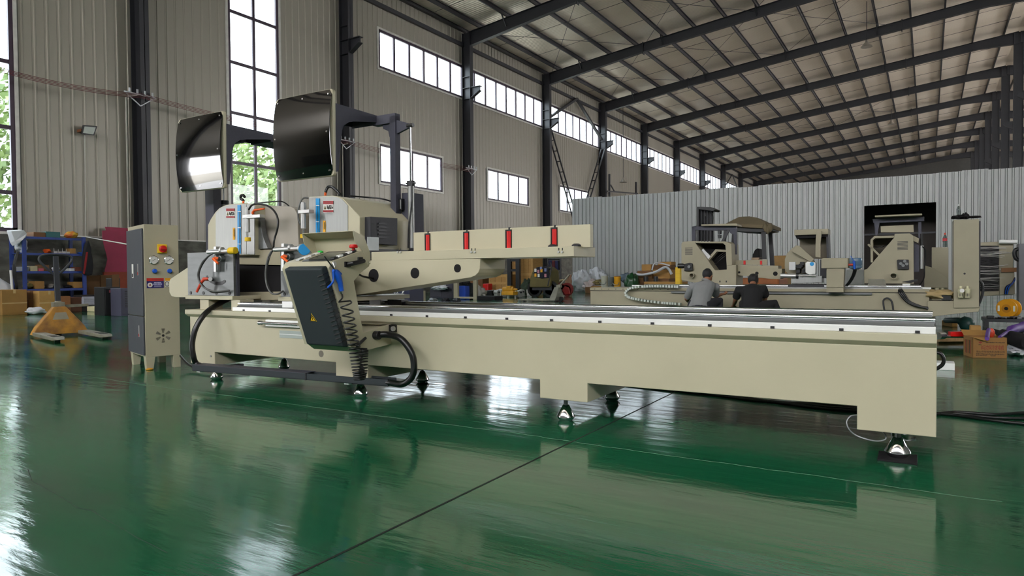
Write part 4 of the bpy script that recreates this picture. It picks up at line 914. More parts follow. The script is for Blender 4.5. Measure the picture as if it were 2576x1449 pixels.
for i in range(3): b.tube(smoothpath([WX(44+i*2, 632, XS+.05), WX(34+i*2.5, 660, XS+.08), WX(33+i*3, 690, XS+.1), WX(40+i*2, 720, XS+.08), WX(42+i, 728, XS+.05)]), .018, 6)
tag(b.build('cable_bundle', RUBBER, None, None, 0, 60), 'black cables hanging from the left end of the blue shelf', 'cable')
tag(B().cyl(WX(27, 680, -22.5), WX(36, 787, -22.42), .035, n=10).build('white_pipe', WHITE, None, None, 0, 40), 'white pipe leaning behind the large tan box', 'pipe')
tag(B().blob((XB+.35, WX(75, 786, XB).y, .1), .2, .22, .1, .3, 2, 14, 5).build('white_bag', WCL, None, None, 0, 70), 'small white bag on the floor right of the large tan box', 'bag')
tag(B().blob((-22.75, WX(-8, 745, -22.75).y, .5), .25, .42, .5, .15, 2, 14, 6).build('white_sack', WCL, None, None, 0, 70), 'large white sack standing at the left edge behind the tan box', 'sack')
# ================================================================ yellow pallet jack
PJY = mat('worn_orange_paint', (186, 132, 44), .6, var=.3, scale=5, col2=(120, 84, 46), bump=.2, bscale=30); PJG = mat('worn_grey_steel', (132, 128, 112), .5, .4, var=.2, scale=8); PJD = mat('dark_handle_paint', (44, 46, 52), .5)
def pallet_jack(loc, ang, label, m_body, m_fork, m_handle, group, FL=1.25, mast=True):
    fr = rot(loc, ang); t = thing('pallet_jack', label, 'pallet jack', loc, group)
    def k(b, n, m, par=None, bev=0, sm=None): return b.build(n, m, par or t, fr, bev, sm)
    for s_ in (-1, 1):
        y0, y1 = (s_*.34-.09, s_*.34+.09)
        f_ = k(B().add([(0, y0, .09), (0, y1, .09), (FL-.2, y1, .085), (FL-.2, y0, .085), (FL, y1-.05, .06), (FL, y0+.05, .06), (0, y0, .03), (0, y1, .03), (FL-.2, y1, .035), (FL-.2, y0, .035), (FL, y1-.05, .05), (FL, y0+.05, .05)],
               [(0, 1, 2, 3), (3, 2, 4, 5), (6, 9, 8, 7), (9, 11, 10, 8), (0, 3, 9, 6), (3, 5, 11, 9), (1, 7, 8, 2), (2, 8, 10, 4), (5, 4, 10, 11), (0, 6, 7, 1)]), 'fork', m_fork, None, .004)
        k(B().box(FL-.62, FL-.52, y0+.03, y1-.03, .088, .093).box(FL-.4, FL-.3, y0+.03, y1-.03, .086, .092), 'fork_slot', BLACK, f_)
        k(B().cyl((FL-.27, y0+.05, .035), (FL-.27, y1-.05, .035), .035, n=14), 'load_roller', BLACK, f_, 0, 40)
    k(B().add([(0, -.43, .04), (0, .43, .04), (0, .36, .17), (0, -.36, .17), (-.05, .09, .52), (-.05, -.09, .52), (-.22, -.43, .04), (-.22, .43, .04), (-.24, .36, .17), (-.24, -.36, .17), (-.22, .09, .52), (-.22, -.09, .52)],
        [(0, 1, 2, 3), (3, 2, 4, 5), (6, 9, 8, 7), (9, 11, 10, 8), (0, 3, 9, 6), (3, 5, 11, 9), (1, 7, 8, 2), (2, 8, 10, 4), (5, 4, 10, 11), (0, 6, 7, 1)]), 'frame', m_body, None, .01)
    k(B().prism([(-.13, .28), (.13, .28), (.08, .42), (-.08, .42)], 'x', -.035, -.018), 'maker_plate', mat('faded_plate', (150, 142, 124), .6), None)
    k(B().cyl((-.2, 0, .3), (-.2, 0, .62), .055, n=14).box(-.28, -.12, -.09, .09, .5, .6), 'pump', m_fork, None, .01)
    for s_ in (-1, 1): k(B().cyl((-.27, s_*.03-.025, .085), (-.27, s_*.03+.025, .085), .085, n=20), 'steer_wheel', BLACK, None, 0, 40)
    if not mast: k(B().bar((-.2, 0, .56), (-.62, 0, .98), .07, .05, (1, 0, 0)), 'mast', m_handle, None, .008); return t
    k(B().bar((-.2, 0, .56), (-.3, 0, 1.42), .085, .05, (1, 0, 0)), 'mast', m_handle, None, .008)
    top = Vector((-.3, 0, 1.42)); lp = [(-.26, 0, 1.05), (-.285, -.2, 1.27), (-.295, -.25, 1.36), (-.3, -.2, 1.43), (-.3, 0, 1.445), (-.3, .2, 1.43), (-.295, .25, 1.36), (-.285, .2, 1.27), (-.26, 0, 1.05)]
    k(B().tube(smoothpath(lp, 6), .02, 10), 'handle_loop', m_handle, None, 0, 60)
    k(B().bar((-.22, .06, .52), (-.22, .48, .53), .02, .05), 'pedal_bar', m_fork, None)
    return t
pallet_jack((-13.05, 5.98, 0), math.radians(-12), 'worn orange pallet jack with a tall dark handle on the green floor', PJY, PJG, PJD, 'pallet jacks', 1.5)
pallet_jack((-11.75, 22.05, 0), math.radians(183), 'grey pallet jack with low forks below the outfeed table', mat('jack_grey', (132, 130, 118), .5, .2), PJG, PJG, 'pallet jacks', 1.35, False)
# ================================================================ things fixed on the wall and under the roof
t = thing('flood_light', 'small black flood lamp on the wall left of the first column', 'lamp', WX(223, 327, XW+.15))
V = [WX(u, v, XW+.3) for u, v in ((210, 315), (245, 318), (237, 341), (205, 337))]; B().loft([V, [p_+Vector((-.06, 0, .02)) for p_ in V]]).build('lamp_case', BLACK, t, None, .005)
V = [WX(u, v, XW+.31) for u, v in ((213, 318), (241, 320.5), (235, 338), (209, 334.5))]; B().loft([V, [p_+Vector((-.008, 0, 0)) for p_ in V]]).build('lamp_glass', mat('lamp_lens', (170, 176, 166), .2), t)
a = WX(202, 329, XW+.1); B().box(XW-.03, XW+.24, a.y-.04, a.y+.35, a.z-.04, a.z+.04).build('lamp_bracket', mat('rusty_bracket', (120, 70, 40), .7), t)
b = B().tube([WX(213, 340, XW+.05), WX(214, 420, XW+.03), WX(216, 595, XW+.03)], .014, 5); b.build('lamp_wire', mat('white_wire', (190, 186, 178), .6), t)
WIREM = mat('red_wire', (98, 36, 40), .6); BR = mat('galvanised_bracket', (176, 178, 180), .4, .5)
spots = [(-20, 165), (357, 236), (875, 352), (1190, 423)]
for j in range(4):
    pp = [WX(u, v+j*3.4, XW+.75) for u, v in spots]; q = []
    for a, c in zip(pp, pp[1:]):
        for i in range(9): s_ = i/8; p_ = a.lerp(c, s_); q.append(p_-Vector((0, 0, .28*4*s_*(1-s_)*.45)))
    tag(B().tube(q, .009, 5).build('power_line', WIREM), ('topmost', 'second', 'third', 'lowest')[j]+' of the four dark red wires strung along the wall', 'wire', 'red wires along the wall')
for i, (u, v) in enumerate(((357, 236), (875, 352), (1190, 423))):
    c = WX(u, v, XW+.75); b = B().bar(c+Vector((-.1, -.55, -.02)), c+Vector((-.1, .55, -.02)), .05, .05)
    for j in range(4): b.cyl(c+Vector((-.02, -.4+.26*j, -.02)), c+Vector((-.02, -.4+.26*j, .12)), .035, n=8)
    b.bar(c+Vector((-.1, -.5, -.04)), c+Vector((-.1, 0, -.4)), .03, .03).bar(c+Vector((-.1, .5, -.04)), c+Vector((-.1, 0, -.4)), .03, .03)
    tag(b.build('wire_bracket', BR), ('pale wire bracket on the leftmost column', 'pale wire bracket on the column behind the guard screens', 'pale wire bracket on the column above the outfeed table')[i], 'bracket', 'wire brackets')
for i, (u, v) in enumerate(((317, 246), (862, 365), (1162, 430))):
    c = WX(u, v, XW+.1); tag(B().tube([c+Vector((.5, .3, .1)), c+Vector((.2, .05, .05)), c, Vector((c.x, c.y, 1.2))], .035, 8).build('conduit_pipe', mat('pale_pipe', (178, 174, 164), .5), None, None, 0, 60), ('pale pipe running down the wall left of the leftmost column', 'pale pipe running down beside the column behind the guard screens', 'pale pipe running down beside the column above the outfeed table')[i], 'pipe', 'wall pipes')
tag(B().cyl(WX(216, 596, XW+.1), MF @ Vector((-7.9, 4.9, 1.36)), .012, n=6).build('stay_wire', mat('white_wire', (190, 186, 178), .6)), 'thin white line stretched past the pink foam sheet', 'wire')
# pendant lamps below the rafters
LSH = mat('lamp_shade_pale', (160, 152, 140), .5, .3)
def pendant(px, py, X, label):
    c = WX(px, py, X); t = thing('pendant_lamp', label, 'lamp', c, 'pendant lamps under the roof')
    B().cyl(c+Vector((0, 0, .3)), (c.x, c.y, ROOF(c.x)-.3), .02, n=6).build('lamp_stem', DSTEEL, t)
    B().lathe([(.33, -.1), (.3, -.06), (.16, .12), (.08, .2), (.07, .32)], c, 18).build('lamp_shade', LSH, t, None, 0, 40); B().lathe([(.1, -.06), (.14, .0), (.08, .1)], c, 12).build('lamp_bulb', WHITE, t, None, 0, 40)
pendant(2180, 114, -3.2, 'nearest pale bell shaped lamp hanging under the roof at upper right'); pendant(2242, 310, -3.2, 'second pale bell lamp hanging further back under the roof'); pendant(2270, 405, -3.2, 'farthest pale bell lamp just above the partition')
pendant(1568, 456, -22.0, 'small dark lamp hanging by the wall above the partition')
b = B()
for u, v0, v1 in ((1533, 438, 492), (1600, 458, 489)): c, e = WX(u, v0, XW+1.2), WX(u, v1, XW+1.2); b.bar(c, e, .14, .14, (1, 0, 0))
b.bar(WX(1528, 481, XW+1.2), WX(1604, 487, XW+1.2), .1, .1); b.bar(WX(1536, 465, XW+1.2), WX(1546, 482, XW+1.2), .08, .08)
b.bar(WX(1533, 492, XW+1.2), (XW+1.2, WX(1533, 492, XW+1.2).y, 0), .14, .14, (1, 0, 0)); b.bar(WX(1600, 489, XW+1.2), (XW+1.2, WX(1600, 489, XW+1.2).y, 0), .14, .14, (1, 0, 0))
tag(b.build('steel_rack', DSTEEL), 'dark steel rack frame showing above the partition beside the wall', 'rack')
# ================================================================ second saw further back
Y2 = 13.3
def PW_(y, pts): return PF(y, pts)
saw2 = thing('double_head_saw', 'second cream saw with its covers open behind the two crouching men', 'machine', MF @ Vector((-2.9, 13.8, 0)))
def p2b(b, name, m, parent=None, bev=0, smooth=None): return b.build(name, m, parent or saw2, MF, bev, smooth)
C2 = CREAM2; xA, xB = MY(1485, 740, Y2).x, MY(2338, 760, Y2).x
bd2 = p2b(B().prism([(xA, .36), (xA+1.0, .36), (xA+1.0, .2), (xA+1.4, .2), (xA+1.4, .36), (xB-1.6, .36), (xB-1.6, .2), (xB, .2), (xB, .655), (xA, .655)], 'y', Y2, Y2+1.05), 'bed', C2, None, .006)
p2b(B().box(xA, xB, Y2-.02, Y2+1.07, .668, .725), 'bed_top', C2, bd2, .004)
p2b(B().box(xA, xB, Y2+.01, Y2+1.03, .655, .668), 'bed_shade_strip', DSTEEL, bd2)  # dark strip stands for the shade under the bed top
for i in range(11): p2b(B().box(xA+.1+.16*i, xA+.125+.16*i, Y2-.022, Y2-.018, .69, .702), 'bed_slot', DSTEEL, bd2)
for x in (xA+.15, xA+1.2, xA+3, xB-1.2, xB-.3):
    for y in (Y2+.12, Y2+.92): p2b(B().lathe([(.06, 0), (.07, .025), (.025, .11), (.018, .11), (.018, .37)], (x, y, 0), 14), 'levelling_foot', DSTEEL, None, 0, 40)
p2b(B().box(xA+.02, xB-.02, Y2+.15, Y2+.9, .1, .3), 'under_bed_block', MATTEB)  # matte black block filling the gap under the bed
xr = MY(1588, 715, Y2).x
for y in (Y2+.06, Y2+.8): p2b(B().box(xr, xB-.1, y-.05, y+.05, .725, .75), 'rail_support', ALU, bd2); p2b(B().cyl((xr, y, .77), (xB-.12, y, .77), .02, n=14), 'rail', RAIL, bd2, 0, 40)
p2b(B().box(MY(1690, 735, Y2).x, MY(2194, 735, Y2).x, Y2-.05, Y2-.02, .625, .66), 'guide_bar', STEEL, bd2)
# cable chain, link by link
ch = smoothpath([MY(u, v, Y2-.12) for u, v in ((1712, 721.5), (1660, 720), (1610, 721), (1588, 725), (1577, 732), (1575, 740), (1582, 747), (1600, 752), (1630, 757), (1665, 761.5), (1712, 765))], 8)
CHN = mat('pale_cable_chain', (186, 192, 184), .5); acc = 0; last = ch[0]
for a, c in zip(ch, ch[1:]):
    acc += (c-a).length
    if acc > .045:
        d_ = (c-a).normalized(); m_ = (a+c)/2; p2b(B().bar(m_-d_*.019, m_+d_*.019, .1, .045, (d_.z, 0, -d_.x) if abs(d_.x) > .5 else (1, 0, 0)), 'chain_link', CHN); acc = 0
# left head with its V shaped opening
def fr_(y, pts, t): return B().prism(PF(y, pts), 'y', y, y+t)
yh = Y2+.1
h1 = p2b(B().prism(PF(yh, [(1714, 612.5), (1718.5, 607.7), (1748, 606), (1749.5, 611.4), (1799, 680), (1828, 678), (1828, 668), (1851.7, 666.6), (1851.7, 720.7), (1803, 720.7), (1714, 705)]), 'y', yh, yh+.6), 'head_cover', C2, None, .006)
p2b(fr_(yh, [(1748, 606), (1777, 608), (1823.5, 607), (1840, 613.6), (1841.5, 667), (1828, 668), (1825, 617), (1818, 612), (1750, 611.4)], .6), 'head_cover', C2, h1, .004)
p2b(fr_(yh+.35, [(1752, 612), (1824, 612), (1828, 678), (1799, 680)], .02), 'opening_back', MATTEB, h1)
p2b(fr_(yh+.12, [(1778, 652), (1800, 627), (1830, 629), (1830, 634), (1803, 633), (1784, 655)], .15), 'inner_flap', C2, h1)
p2b(fr_(yh+.1, [(1768, 625), (1788, 645), (1782, 652), (1765, 630)], .1), 'motor_bracket', SILV, h1)
for i in range(3): p2b(B().tube(smoothpath([MY(1828, 632+i*4, yh+.2), MY(1812, 642+i*6, yh+.15), MY(1798, 658+i*4, yh+.2)]), .008, 6), 'inner_cable', RUBBER, h1, 0, 60)
for i in range(7): p2b(fr_(yh-.004, [(1723.5, 623.5+i*2.7), (1742, 623+i*2.7), (1742, 624.2+i*2.7), (1723.5, 624.7+i*2.7)], .006), 'louvre', DSTEEL, h1)
p2b(fr_(yh-.06, [(1721, 664), (1735, 661), (1741, 663), (1742, 681), (1721, 682)], .08), 'tilt_motor', BLACK, h1, .01); p2b(B().lathe([(.05, 0), (.05, .1), (.03, .14)], MY(1706, 669, yh), 14, (1, 0, 0)), 'motor_end', BLACK, h1, 0, 40); p2b(B().lathe([(.03, 0), (.03, .03)], MY(1734, 671, yh-.06), 14, (0, -1, 0)), 'motor_cap', STEEL, h1, 0, 40)
p2b(B().lathe([(.05, -.02), (.05, .1), (.04, .1), (.04, .0)], MY(1743, 693, yh), 18, (0, -1, 0)), 'chip_pipe', C2, h1, 0, 40)
for u in (1811, 1827): p2b(fr_(yh-.004, [(u-1.5, 706), (u+1.5, 706), (u+1.5, 710.5), (u-1.5, 710.5)], .006), 'bolt_slot', BLACK, h1)
# lifted guard frame over it
yg = yh+.3
p2b(fr_(yg, [(1740, 570), (1749, 568), (1749, 607), (1740, 607)], .08), 'guard_upright', CHAR, None, .004); p2b(fr_(yg, [(1740, 570), (1836, 567), (1852, 569), (1852, 577), (1800, 580), (1740, 578)], .1), 'guard_beam', CHAR, None, .004)
p2b(fr_(yg-.1, [(1764, 564.5), (1852, 562), (1855, 565), (1855, 568), (1764, 568)], .4), 'guard_tray', C2, None, .003)
p2b(fr_(yg, [(1836, 577), (1853, 577), (1853, 640), (1848, 640), (1845, 590), (1836, 586)], .06), 'guard_upright', CHAR, None, .004); p2b(fr_(yg, [(1830, 577), (1837, 577), (1820, 607), (1814, 607)], .04), 'guard_strut', DSTEEL)
# outfeed table
yo = Y2+.25
bo2 = p2b(B().prism(PF(yo, [(1852, 674), (1967, 676), (1967, 697), (1962, 702), (1940, 702), (1853, 692)]), 'y', yo, yo+.35), 'outfeed_beam', C2, None, .005)
for u, v, r in ((1859.5, 685, .022), (1904, 687.5, .032), (1950.5, 688.5, .042)): q = MY(u, v, yo); p2b(B().cyl((q.x, yo-.003, q.z), (q.x, yo+.02, q.z), r, n=18), 'beam_hole', MATTEB, bo2, 0, 40)
p2b(fr_(yo, [(1852, 666.5), (1958, 668.5), (1958, 676), (1852, 675)], .35), 'outfeed_tray', C2, None, .003); fe2 = p2b(fr_(yo+.15, [(1844, 655), (1930, 653), (1930, 667), (1844, 666)], .05), 'outfeed_fence', C2, None, .003)
for u in (1873, 1914.5): p2b(fr_(yo+.14, [(u-2.7, 656), (u+2.7, 656), (u+2.7, 665.5), (u-2.7, 665.5)], .02), 'red_roller', RED, fe2)
# middle head, lid up
ym_ = Y2+.15
mh = p2b(fr_(ym_+.2, [(1974, 676), (1974, 652), (1980, 637), (1992, 625), (2003, 617), (2046, 656), (2046, 690), (1986, 690), (1976, 684)], .25), 'head_cover', C2, None, .006)
p2b(fr_(ym_+.1, [(2003, 617), (2010, 618), (2048, 652), (2040, 660), (1992, 632)], .08), 'blade_cover', C2, mh, .004)
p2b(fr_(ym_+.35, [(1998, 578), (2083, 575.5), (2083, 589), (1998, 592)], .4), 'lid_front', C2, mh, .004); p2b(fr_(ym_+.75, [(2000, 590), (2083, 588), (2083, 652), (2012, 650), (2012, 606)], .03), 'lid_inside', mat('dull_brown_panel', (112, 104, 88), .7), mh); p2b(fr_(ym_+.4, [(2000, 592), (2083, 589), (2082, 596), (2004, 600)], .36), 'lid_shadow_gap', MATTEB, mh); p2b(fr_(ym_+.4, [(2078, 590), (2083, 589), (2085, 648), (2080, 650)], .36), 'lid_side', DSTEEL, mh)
p2b(fr_(ym_+.25, [(2054, 580), (2067, 581), (2064, 610), (2064, 648), (2051, 646), (2052, 600)], .06), 'lid_arm', C2, mh, .003)
b = B(); 
for i in range(7): q = MY(2003+R.uniform(0, 22), 660+R.uniform(0, 24), ym_+.1); b.box(q.x-.03, q.x+.04, ym_+.05, ym_+.2, q.z-.03, q.z+.035)
p2b(b, 'clamp_mechanism', BLACK, mh, .006); p2b(fr_(ym_+.02, [(1985, 659), (2001, 659), (2001, 679), (1985, 679)], .05), 'side_plate', SILV, mh)
p2b(fr_(ym_-.05, [(2026, 662), (2031, 658), (2052, 660), (2052, 690), (2036, 692), (2026, 686)], .1), 'white_bracket', WHITEM, mh, .01); q = MY(2042.5, 664, ym_-.05); p2b(B().lathe([(.036, 0), (.036, .006)], q, 18, (0, -1, 0)), 'blue_disc', CYAN, mh, 0, 40)
p2b(fr_(ym_-.03, [(1990, 700), (2068, 694), (2068, 711), (1990, 713)], .3), 'clamp_base', ALU, mh, .006); p2b(B().cyl(MY(1964, 693, ym_-.06), MY(2004, 694, ym_-.06), .04, n=14), 'clamp_cylinder', SILV, mh, 0, 40); p2b(B().cyl(MY(2004, 694, ym_-.06), MY(2052, 695, ym_-.06), .012, n=8), 'piston_rod', CHROME, mh, 0, 40); p2b(B().cyl(MY(2003, 694, ym_-.06), MY(2008, 694, ym_-.06), .05, n=12), 'cylinder_cap', BLACK, mh)
p2b(fr_(ym_+.05, [(2063, 585+68), (2078, 653), (2078, 700), (2063, 700)], .1), 'hose_cluster', DSTEEL, mh)
p2b(B().box(MY(1985, 715, ym_).x, MY(2075, 715, ym_).x, Y2+.03, Y2+.75, .76, .80), 'carriage_plate', DSTEEL, mh)
# console of the second saw
yk2 = Y2-.28
cn2 = p2b(fr_(yk2, [(2066, 652), (2070, 649), (2133, 649), (2133, 674), (2066, 675)], .3), 'console_head', C2, None, .006); p2b(fr_(yk2+.03, [(2079, 674), (2124, 674), (2122, 723), (2079, 723)], .22), 'console_column', C2, cn2, .004); p2b(fr_(yk2+.05, [(2079, 722), (2122, 722), (2122, 735), (2079, 735)], .25), 'console_bracket', C2, cn2)
g_ = lambda u, v: MY(u, v, yk2+.1)
p2b(B().tube([g_(2134, 666), g_(2146, 666)], .02, 8), 'red_handle', REDH, cn2, 0, 60); p2b(B().tube([g_(2148, 657), g_(2149, 668), g_(2150, 677)], [.022, .024, .016], 8), 'air_gun', BLUE, cn2, 0, 60); p2b(B().tube([g_(2149, 658), g_(2140, 644)], .006, 6), 'gun_nozzle', BLUE, cn2)
A = smoothpath([g_(2151, 678), g_(2148, 690), g_(2140, 706), g_(2129, 719)], 30); p2b(B().tube([A[min(int(i/3), len(A)-1)]+Vector((.026*math.sin(i*.75), .026*math.cos(i*.75), 0)) for i in range(len(A)*3)], .006, 5), 'coiled_hose', RUBBER, cn2, 0, 60)
# right head
yr = Y2+.1
h3 = p2b(B().prism(PF(yr, [(2173, 678.8), (2181, 676.6), (2249, 598), (2250.5, 588), (2289, 587), (2298, 593.7), (2299, 714), (2174, 713)]), 'y', yr, yr+.6), 'head_cover', C2, None, .006)
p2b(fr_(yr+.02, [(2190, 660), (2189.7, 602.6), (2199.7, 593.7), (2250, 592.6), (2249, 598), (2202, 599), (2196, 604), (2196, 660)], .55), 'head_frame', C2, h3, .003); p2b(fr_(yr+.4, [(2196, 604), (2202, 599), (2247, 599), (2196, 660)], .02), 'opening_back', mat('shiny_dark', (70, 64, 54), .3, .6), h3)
p2b(fr_(yr+.02, [(2182, 616), (2186, 613), (2213, 640), (2210, 644)], .1), 'inner_flap', C2, h3); p2b(B().tube(smoothpath([MY(2195, 620, yr+.2), MY(2215, 622, yr+.15), MY(2230, 616, yr+.2)]), .01, 6), 'inner_cable', RUBBER, h3, 0, 60)
for i in range(7): p2b(fr_(yr-.004, [(2257.5, 607.5+i*3.4), (2284, 606.5+i*3.4), (2284, 608+i*3.4), (2257.5, 609+i*3.4)], .006), 'louvre', DSTEEL, h3)
mo = p2b(fr_(yr-.05, [(2256, 655), (2258, 653), (2286, 653), (2287, 678), (2258, 678)], .07), 'tilt_motor', BLACK, h3, .01)
for u, v in ((2266, 663), (2276, 657), (2281, 664), (2272, 668)): p2b(B().lathe([(.025, 0), (.025, .02)], MY(u, v, yr-.05), 12, (0, -1, 0)), 'motor_cap', STEEL, mo)
p2b(B().lathe([(.055, -.02), (.055, .12), (.044, .12), (.044, .0)], MY(2248, 694, yr), 18, (0, -1, 0)), 'chip_pipe', C2, h3, 0, 40)
p2b(fr_(yr+.1, [(2299, 612), (2312, 616), (2312, 684), (2299, 684)], .4), 'gear_column', CHAR, h3, .004); p2b(fr_(yr+.1, [(2287, 587), (2300, 594), (2312, 600), (2310, 612), (2298, 606)], .4), 'side_cover', C2, h3, .003)
cx3 = MY(2318, 640, yr+.2); p2b(B().cyl((cx3.x, yr+.2, MY(2318, 676, yr+.2).z), (cx3.x, yr+.2, MY(2318, 618, yr+.2).z), .032, n=14), 'lift_cylinder', SILV, h3, 0, 40); p2b(B().cyl((cx3.x, yr+.2, MY(2318, 618, yr+.2).z), (cx3.x, yr+.2, MY(2317, 588, yr+.2).z), .02, n=10), 'rod_end', BLACK, h3, 0, 40)
p2b(B().tube(smoothpath([MY(2320, 620, yr+.1), MY(2328, 632, yr+.1), MY(2326, 670, yr+.1), MY(2324, 700, yr+.1), MY(2311, 721, yr+.1)]), .011, 6), 'air_hose', RUBBER, h3, 0, 60)
p2b(fr_(yr+.3, [(2215, 569), (2298, 565.5), (2299, 584), (2216, 584.5)], .1), 'lid_front', C2, h3, .004); p2b(fr_(yr+.3, [(2195, 551), (2325, 545), (2325, 556), (2197, 561)], .12), 'guard_beam', CHAR, h3, .004); p2b(fr_(yr+.1, [(2201, 542), (2319, 537), (2320, 541), (2201, 546)], .35), 'guard_tray', C2, h3, .004)
p2b(fr_(yr+.3, [(2199, 560), (2212, 560), (2207, 592), (2202, 592)], .08), 'guard_upright', CHAR, h3); p2b(fr_(yr+.35, [(2310, 556), (2318, 556), (2318, 600), (2310, 600)], .08), 'guard_upright', CHAR, h3)
p2b(fr_(yr-.08, [(2185, 702), (2225, 702), (2230, 722), (2183, 720)], .06), 'clear_guard', mat('smoky_acrylic', (150, 146, 132), .3, alpha=.5), h3); p2b(fr_(yr-.05, [(2270, 714), (2290, 714), (2290, 729), (2270, 729)], .08), 'white_block', WHITE, h3, .004); p2b(fr_(yr-.02, [(2268, 709), (2308, 702), (2309, 706), (2290, 712)], .05), 'dark_lever', BLACK, h3)
for i in range(3): p2b(B().tube(smoothpath([MY(2265, 722, yr), MY(2262+i*5, 735, Y2-.06), MY(2280+i*4, 758, Y2-.06), MY(2305+i*5, 770, Y2-.06), MY(2335, 774+i*2, Y2-.06)]), .016, 8), 'cable_loom', RUBBER, None, 0, 60)
p2b(B().tube(smoothpath([MY(2225, 781, Y2-.08), MY(2222, 757, Y2-.08), MY(2232, 750, Y2-.08), MY(2243, 758, Y2-.08), MY(2247, 781, Y2-.08)]), .014, 8), 'bent_handle', DSTEEL, None, 0, 60)
# bed end and its control cabinet
p2b(B().prism(PF(Y2-.05, [(2333, 757), (2400, 757), (2466, 772), (2462, 784), (2400, 790), (2333, 798)]), 'y', Y2-.05, Y2+.5), 'end_base', C2, None, .006)
ct = p2b(fr_(Y2-.08, [(2399, 553), (2463, 551), (2463, 774), (2399, 775)], .5), 'cabinet_body', C2, None, .005); q = MY(2426.5, 688.5, Y2-.08); p2b(B().lathe([(.016, 0), (.016, .004)], q, 12, (0, -1, 0)), 'cabinet_hole', BLACK, ct)
p2b(fr_(Y2+.1, [(2463, 556), (2467, 556), (2466, 770), (2463, 770)], .3), 'cabinet_edge', DSTEEL, ct)
for u in (2417, 2434):
    q = MY(u, 735, Y2-.14); f2 = p2b(B().lathe([(.03, -.09), (.036, -.085), (.04, .0), (.045, .0), (.045, .05), (.02, .06), (.02, .1)], q, 14), 'filter_bowl', mat('pale_plastic', (200, 194, 160), .5), ct, 0, 40)
    for i in range(3): p2b(B().box(q.x-.026+i*.02, q.x-.018+i*.02, q.y-.042, q.y-.036, q.z-.07, q.z-.02), 'bowl_slit', DSTEEL, f2)
p2b(B().lathe([(.032, 0), (.032, .02)], MY(2420, 731, Y2-.2), 16, (0, -1, 0)), 'filter_gauge', STK_W, ct, 0, 40)
p2b(B().tube(smoothpath([MY(2462, 704, Y2), MY(2471, 715, Y2), MY(2472, 738, Y2), MY(2464, 763, Y2)]), .02, 8), 'air_hose', RUBBER, ct, 0, 60)
# second cabinet behind, bottles, cloths
t = thing('control_cabinet', 'cream cabinet standing behind the second saw with a red capped bottle on top', 'cabinet', WY(2366, 745, 15.6))
fw = lambda y, pts, tk: B().prism([(lambda q: (q.x, q.z))(WY(u, v, y)) for u, v in pts], 'y', y, y+tk)
z_ = lambda u, v, y: WY(u, v, y).z
fw(15.6, [(2344, 622), (2386, 622), (2386, 790), (2344, 790)], .4).build('body', C2, t, None, .005); fw(15.5, [(2325, 667), (2352, 676), (2384, 700), (2384, 724), (2325, 724)], .1).build('swarf_guard', C2, t, None, .004)
for u in (2357, 2370): q = WY(u, 731, 15.55); B().lathe([(.03, -.06), (.036, -.055), (.04, .06)], q, 12).build('filter_bowl', mat('pale_plastic', (200, 194, 160), .5), t, None, 0, 40)
CLR = glassmat('clear_bottle', (215, 222, 220), .8, .05)
def bottle(px, ptop, pbot, Y, capm, label, liquid=None, lab=None):
    c = WY(px, pbot, Y); h = WY(px, ptop, Y).z-c.z; r = h*.15
    t = thing('water_bottle', label, 'bottle', c, 'plastic bottles')
    B().lathe([(r*.8, 0), (r, h*.04), (r*.92, h*.3), (r, h*.36), (r, h*.62), (r*.5, h*.82), (r*.36, h*.88)], c, 14).build('bottle_shell', CLR, t, None, 0, 40); B().lathe([(r*.42, h*.87), (r*.42, h)], c, 12).build('cap', capm, t)
    if liquid: B().lathe([(r*.78, .005), (r*.93, h*.05), (r*.9, h*.16)], c, 14).build('liquid', liquid, t, None, 0, 40)
    if lab: B().lathe([(r*1.01, h*.42), (r*1.01, h*.62)], c, 14).build('label_band', lab, t, None, 0, 40)
bottle(2411.5, 514, 546, Y2+.1, WHITE, 'clear bottle with a little yellow liquid on the tall rear cabinet', mat('yellow_liquid', (200, 190, 60), .2))
bottle(2377, 586, 621, 15.7, REDH, 'clear bottle with a red label on the lower rear cabinet', None, mat('red_label', (190, 50, 56), .5))
q = WY(2425, 549, Y2+.12); tag(B().blob((q.x-.06, q.y-.05, q.z+.02), .11, .09, .035, .4, 3, 12, 1).blob((q.x+.02, q.y-.05, q.z+.03), .05, .06, .05, .4, 3, 12, 2).blob((q.x+.14, q.y-.05, q.z+.01), .09, .08, .02, .3, 3, 12, 3).build('black_gloves', MATTEB, None, None, 0, 60), 'black gloves lying on top of the tall rear cabinet', 'glove')
q = WY(2365, 750, Y2); tag(B().blob((q.x, q.y+.1, q.z+.06), .24, .2, .075, .3, 2.5, 16, 4).build('canvas_cloth', mat('tan_cloth', (170, 148, 106), .9, bump=.3, bscale=10), None, None, 0, 70), 'crumpled tan cloth on the end of the second saw bed', 'cloth')
q = WY(2381, 749, Y2-.02); tag(B().box(q.x-.07, q.x+.07, q.y-.05, q.y+.05, q.z-.05, q.z+.05).build('black_pouch', BLACK, None, None, .015), 'small black pouch on the tan cloth', 'pouch')
q = WY(2322, 728, Y2+.3); tag(B().cyl(WY(2306, 726, Y2+.2), WY(2342, 728, Y2+.2), .035, n=12).build('white_tube', WHITE, None, None, 0, 40), 'short white tube lying at the end of the second saw', 'tube')
